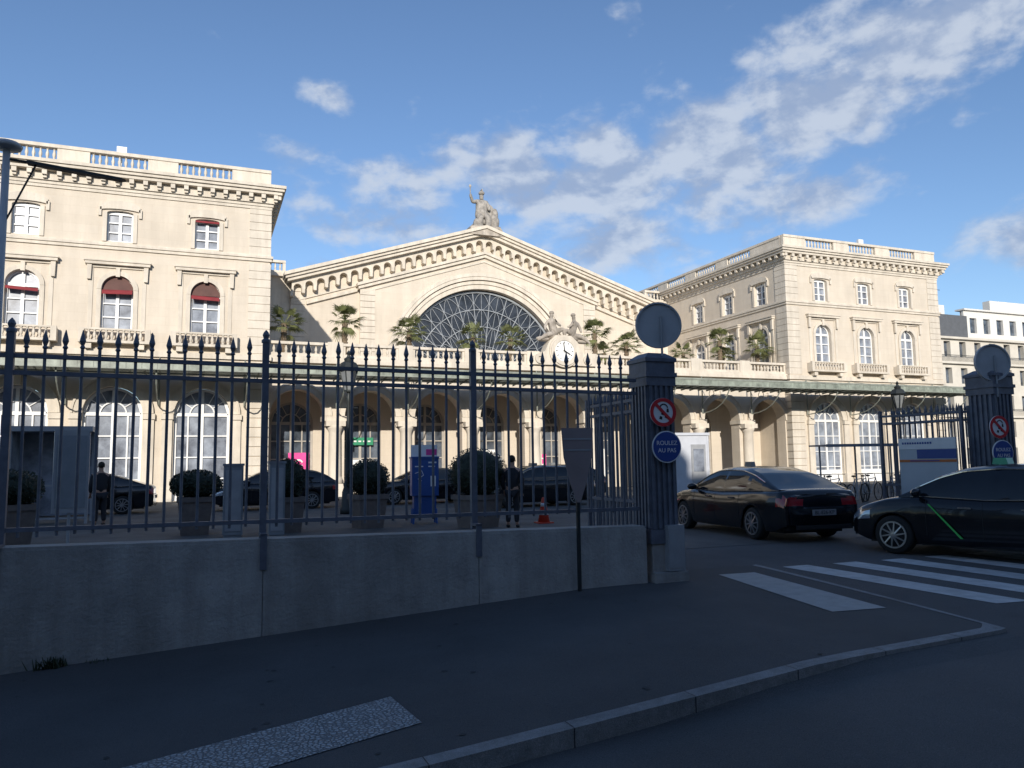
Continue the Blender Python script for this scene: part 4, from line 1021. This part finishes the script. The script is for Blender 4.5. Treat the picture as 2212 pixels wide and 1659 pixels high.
for w,h in((22,19.6),(18,18.7),(20,20.2),(16,19.2),(14,18.3),(16,20.0),(20,19.0),(22,19.8)):
    T=thing('apartment_building','plastered street building with shuttered windows','apartment building',(xb+w/2,-22,0),group='buildings across the street')
    m=MB()
    nc=int(w/3)
    for r_ in range(5):
        z=r_*3.3
        m.M=Matrix.Translation((xb+w/2,-16,-1.0))@Matrix.Rotation(math.pi,4,'Z')
        m.wall_row(-w/2,w/2,0,.5,z,z+3.3,[(-w/2+(k+.5)*w/nc,1.2,z+.8,z+2.7,.0001) for k in range(nc)])
    m.M=I4;m.box(xb,xb+w,-27,-16.5,-1,15.5);m.box(xb,xb+w,-16.4,-15.6,15.5,15.8)
    part(T,'wall',m,BLKB,world=True)
    m=MB()
    m.add([(xb,-16.3,15.8),(xb+w,-16.3,15.8),(xb+w,-18,h),(xb,-18,h),(xb,-27,15.8),(xb+w,-27,15.8),(xb+w,-25,h),(xb,-25,h)],[(0,1,2,3),(3,2,6,7),(7,6,5,4),(0,3,7,4),(1,5,6,2)])
    part(T,'roof',m,ZINC,world=True)
    for kx in(.2,.75):
        m=MB();m.box(xb+w*kx,xb+w*kx+.9,-20,-18.6,h-.5,h+1.4);part(T,'chimney',m,BLKB,world=True)
    m=MB();m.M=Matrix.Translation((xb+w/2,-16,-1.0))@Matrix.Rotation(math.pi,4,'Z');m.box(-w/2+.1,w/2-.1,.42,.45,.1,16.4);part(T,'window',m,GLASS,world=True)
    xb+=w
# ------------------------------------------------------------------ camera
yaw,pitch,roll=22,5.85,.8
cm=Matrix.Rotation(rad(-yaw),4,'Z')@Matrix.Rotation(rad(90+pitch),4,'X')@Matrix.Rotation(rad(-roll),4,'Z')
cd=bpy.data.cameras.new('camera');cam=bpy.data.objects.new('camera',cd);COL.objects.link(cam)
cd.lens=27.03;cd.sensor_width=36;cd.clip_end=3000;cd.clip_start=.05
cam.matrix_world=Matrix.Translation((0,0,1.6))@cm
SC.camera=cam
# ------------------------------------------------------------------ sun + sky
AZ,EL=17.5,19.5
sd=bpy.data.lights.new('sun','SUN');sd.energy=5.0;sd.angle=rad(.5);sd.color=(1,.93,.83)
so=bpy.data.objects.new('sun',sd);COL.objects.link(so)
dirv=Vector((math.sin(rad(AZ))*math.cos(rad(EL)),math.cos(rad(AZ))*math.cos(rad(EL)),-math.sin(rad(EL))))
so.rotation_euler=dirv.to_track_quat('-Z','Y').to_euler();so.location=(-10,-40,30)
w=bpy.data.worlds.new('World');SC.world=w;w.use_nodes=True;nt=w.node_tree;nt.nodes.clear();LK=nt.links
out=nd(nt,'ShaderNodeOutputWorld');bg=nd(nt,'ShaderNodeBackground');bg.inputs['Strength'].default_value=.15;LK.new(bg.outputs[0],out.inputs[0])
sky=nd(nt,'ShaderNodeTexSky');sky.sky_type='NISHITA';sky.sun_disc=False;sky.sun_elevation=rad(EL);sky.sun_rotation=rad(180+AZ);sky.air_density=1;sky.dust_density=.25;sky.ozone_density=2.5
tc=nd(nt,'ShaderNodeTexCoord')
sx=nd(nt,'ShaderNodeSeparateXYZ');LK.new(tc.outputs['Generated'],sx.inputs[0])
def M_(op,a,b=None,c=None):
    n=nd(nt,'ShaderNodeMath',op=op)
    for i,v in enumerate((a,b,c)):
        if v is None: continue
        if isinstance(v,(int,float)): n.inputs[i].default_value=v
        else: LK.new(v,n.inputs[i])
    return n.outputs[0]
az=M_('MULTIPLY',M_('ARCTAN2',sx.outputs[0],sx.outputs[1]),180/math.pi)
el=M_('MULTIPLY',M_('ARCSINE',sx.outputs[2]),180/math.pi)
# (azimuth, elevation, half widths, amount) of each cloud mass
blobs=[(8,17.5,6,3.4,.66),(14,19.0,7,3.8,.85),(22,21.5,8,3.8,.98),(30,20.5,8,4.6,1.02),(37,21.5,8,5.2,1.05),(44,24.0,8,5.2,1.05),(51,26.5,8,5.2,1.02),(55,29,7,6,.95),(60,34,9,9,.95),(8.5,25.8,3.6,1.7,.72),(5.5,22,3.4,2.0,.62),(31.3,31,2.4,1.6,.62),(37,13.2,5,1.3,.75),(58,13.5,6,2.6,.98),(11,14.2,8,2.6,.66),(21,15.5,8,3.2,.85),(30,16.5,8,3.6,.92),(32,10.6,5,1.1,.58),(35,35.5,2.4,1.2,.6),(-60,20,14,6,.7),(150,25,30,9,.8),(90,18,18,6,.8),(-120,25,25,8,.6),(41,18,9,3.0,.88)]
mask=None
for a,e_,ra,re,am in blobs:
    u=M_('DIVIDE',M_('SUBTRACT',az,float(a)),float(ra));v=M_('DIVIDE',M_('SUBTRACT',el,float(e_)),float(re))
    d=M_('ADD',M_('MULTIPLY',u,u),M_('MULTIPLY',v,v))
    q=M_('MULTIPLY',M_('POWER',2.718,M_('MULTIPLY',d,-1.0)),float(am))
    mask=q if mask is None else M_('MAXIMUM',mask,q)
cv=nd(nt,'ShaderNodeCombineXYZ');LK.new(M_('MULTIPLY',az,.06),cv.inputs[0]);LK.new(M_('MULTIPLY',el,.10),cv.inputs[1])
def noise(off,scale,det,ro=.56):
    mp=nd(nt,'ShaderNodeMapping');mp.inputs['Location'].default_value=off;mp.inputs['Rotation'].default_value=(0,0,rad(-4));LK.new(cv.outputs[0],mp.inputs[0])
    n=nd(nt,'ShaderNodeTexNoise');n.inputs['Scale'].default_value=scale;n.inputs['Detail'].default_value=det;n.inputs['Roughness'].default_value=ro;n.inputs['Distortion'].default_value=.12
    LK.new(mp.outputs[0],n.inputs['Vector']);return n.outputs['Fac']
n1=noise((3,0,0),3.6,10);n2=noise((3.03,-.10,0),3.6,6)
def ss(x,a,b):
    n=nd(nt,'ShaderNodeMapRange');n.interpolation_type='SMOOTHSTEP';LK.new(x,n.inputs[0]);n.inputs[1].default_value=a;n.inputs[2].default_value=b;return n.outputs[0]
dens=ss(M_('ADD',M_('MULTIPLY',mask,1.05),M_('MULTIPLY',M_('SUBTRACT',n1,.5),1.9)),.36,.95)
dens=M_('MULTIPLY',dens,.86)
shade=ss(M_('SUBTRACT',n1,n2),-.13,.13)
cc=nd(nt,'ShaderNodeMix',data_type='RGBA');cc.inputs[6].default_value=(2.25,2.85,4.05,1);cc.inputs[7].default_value=(4.0,4.45,5.2,1);LK.new(shade,cc.inputs[0])
tint=nd(nt,'ShaderNodeMix',data_type='RGBA',blend_type='MULTIPLY');tint.inputs[0].default_value=1;tint.inputs[7].default_value=(.86,.92,1.02,1);LK.new(sky.outputs[0],tint.inputs[6])
mx=nd(nt,'ShaderNodeMix',data_type='RGBA');LK.new(dens,mx.inputs[0]);LK.new(tint.outputs[2],mx.inputs[6]);LK.new(cc.outputs[2],mx.inputs[7])
LK.new(mx.outputs[2],bg.inputs['Color'])
SC.view_settings.view_transform='Standard';SC.view_settings.look='None';SC.view_settings.exposure=0
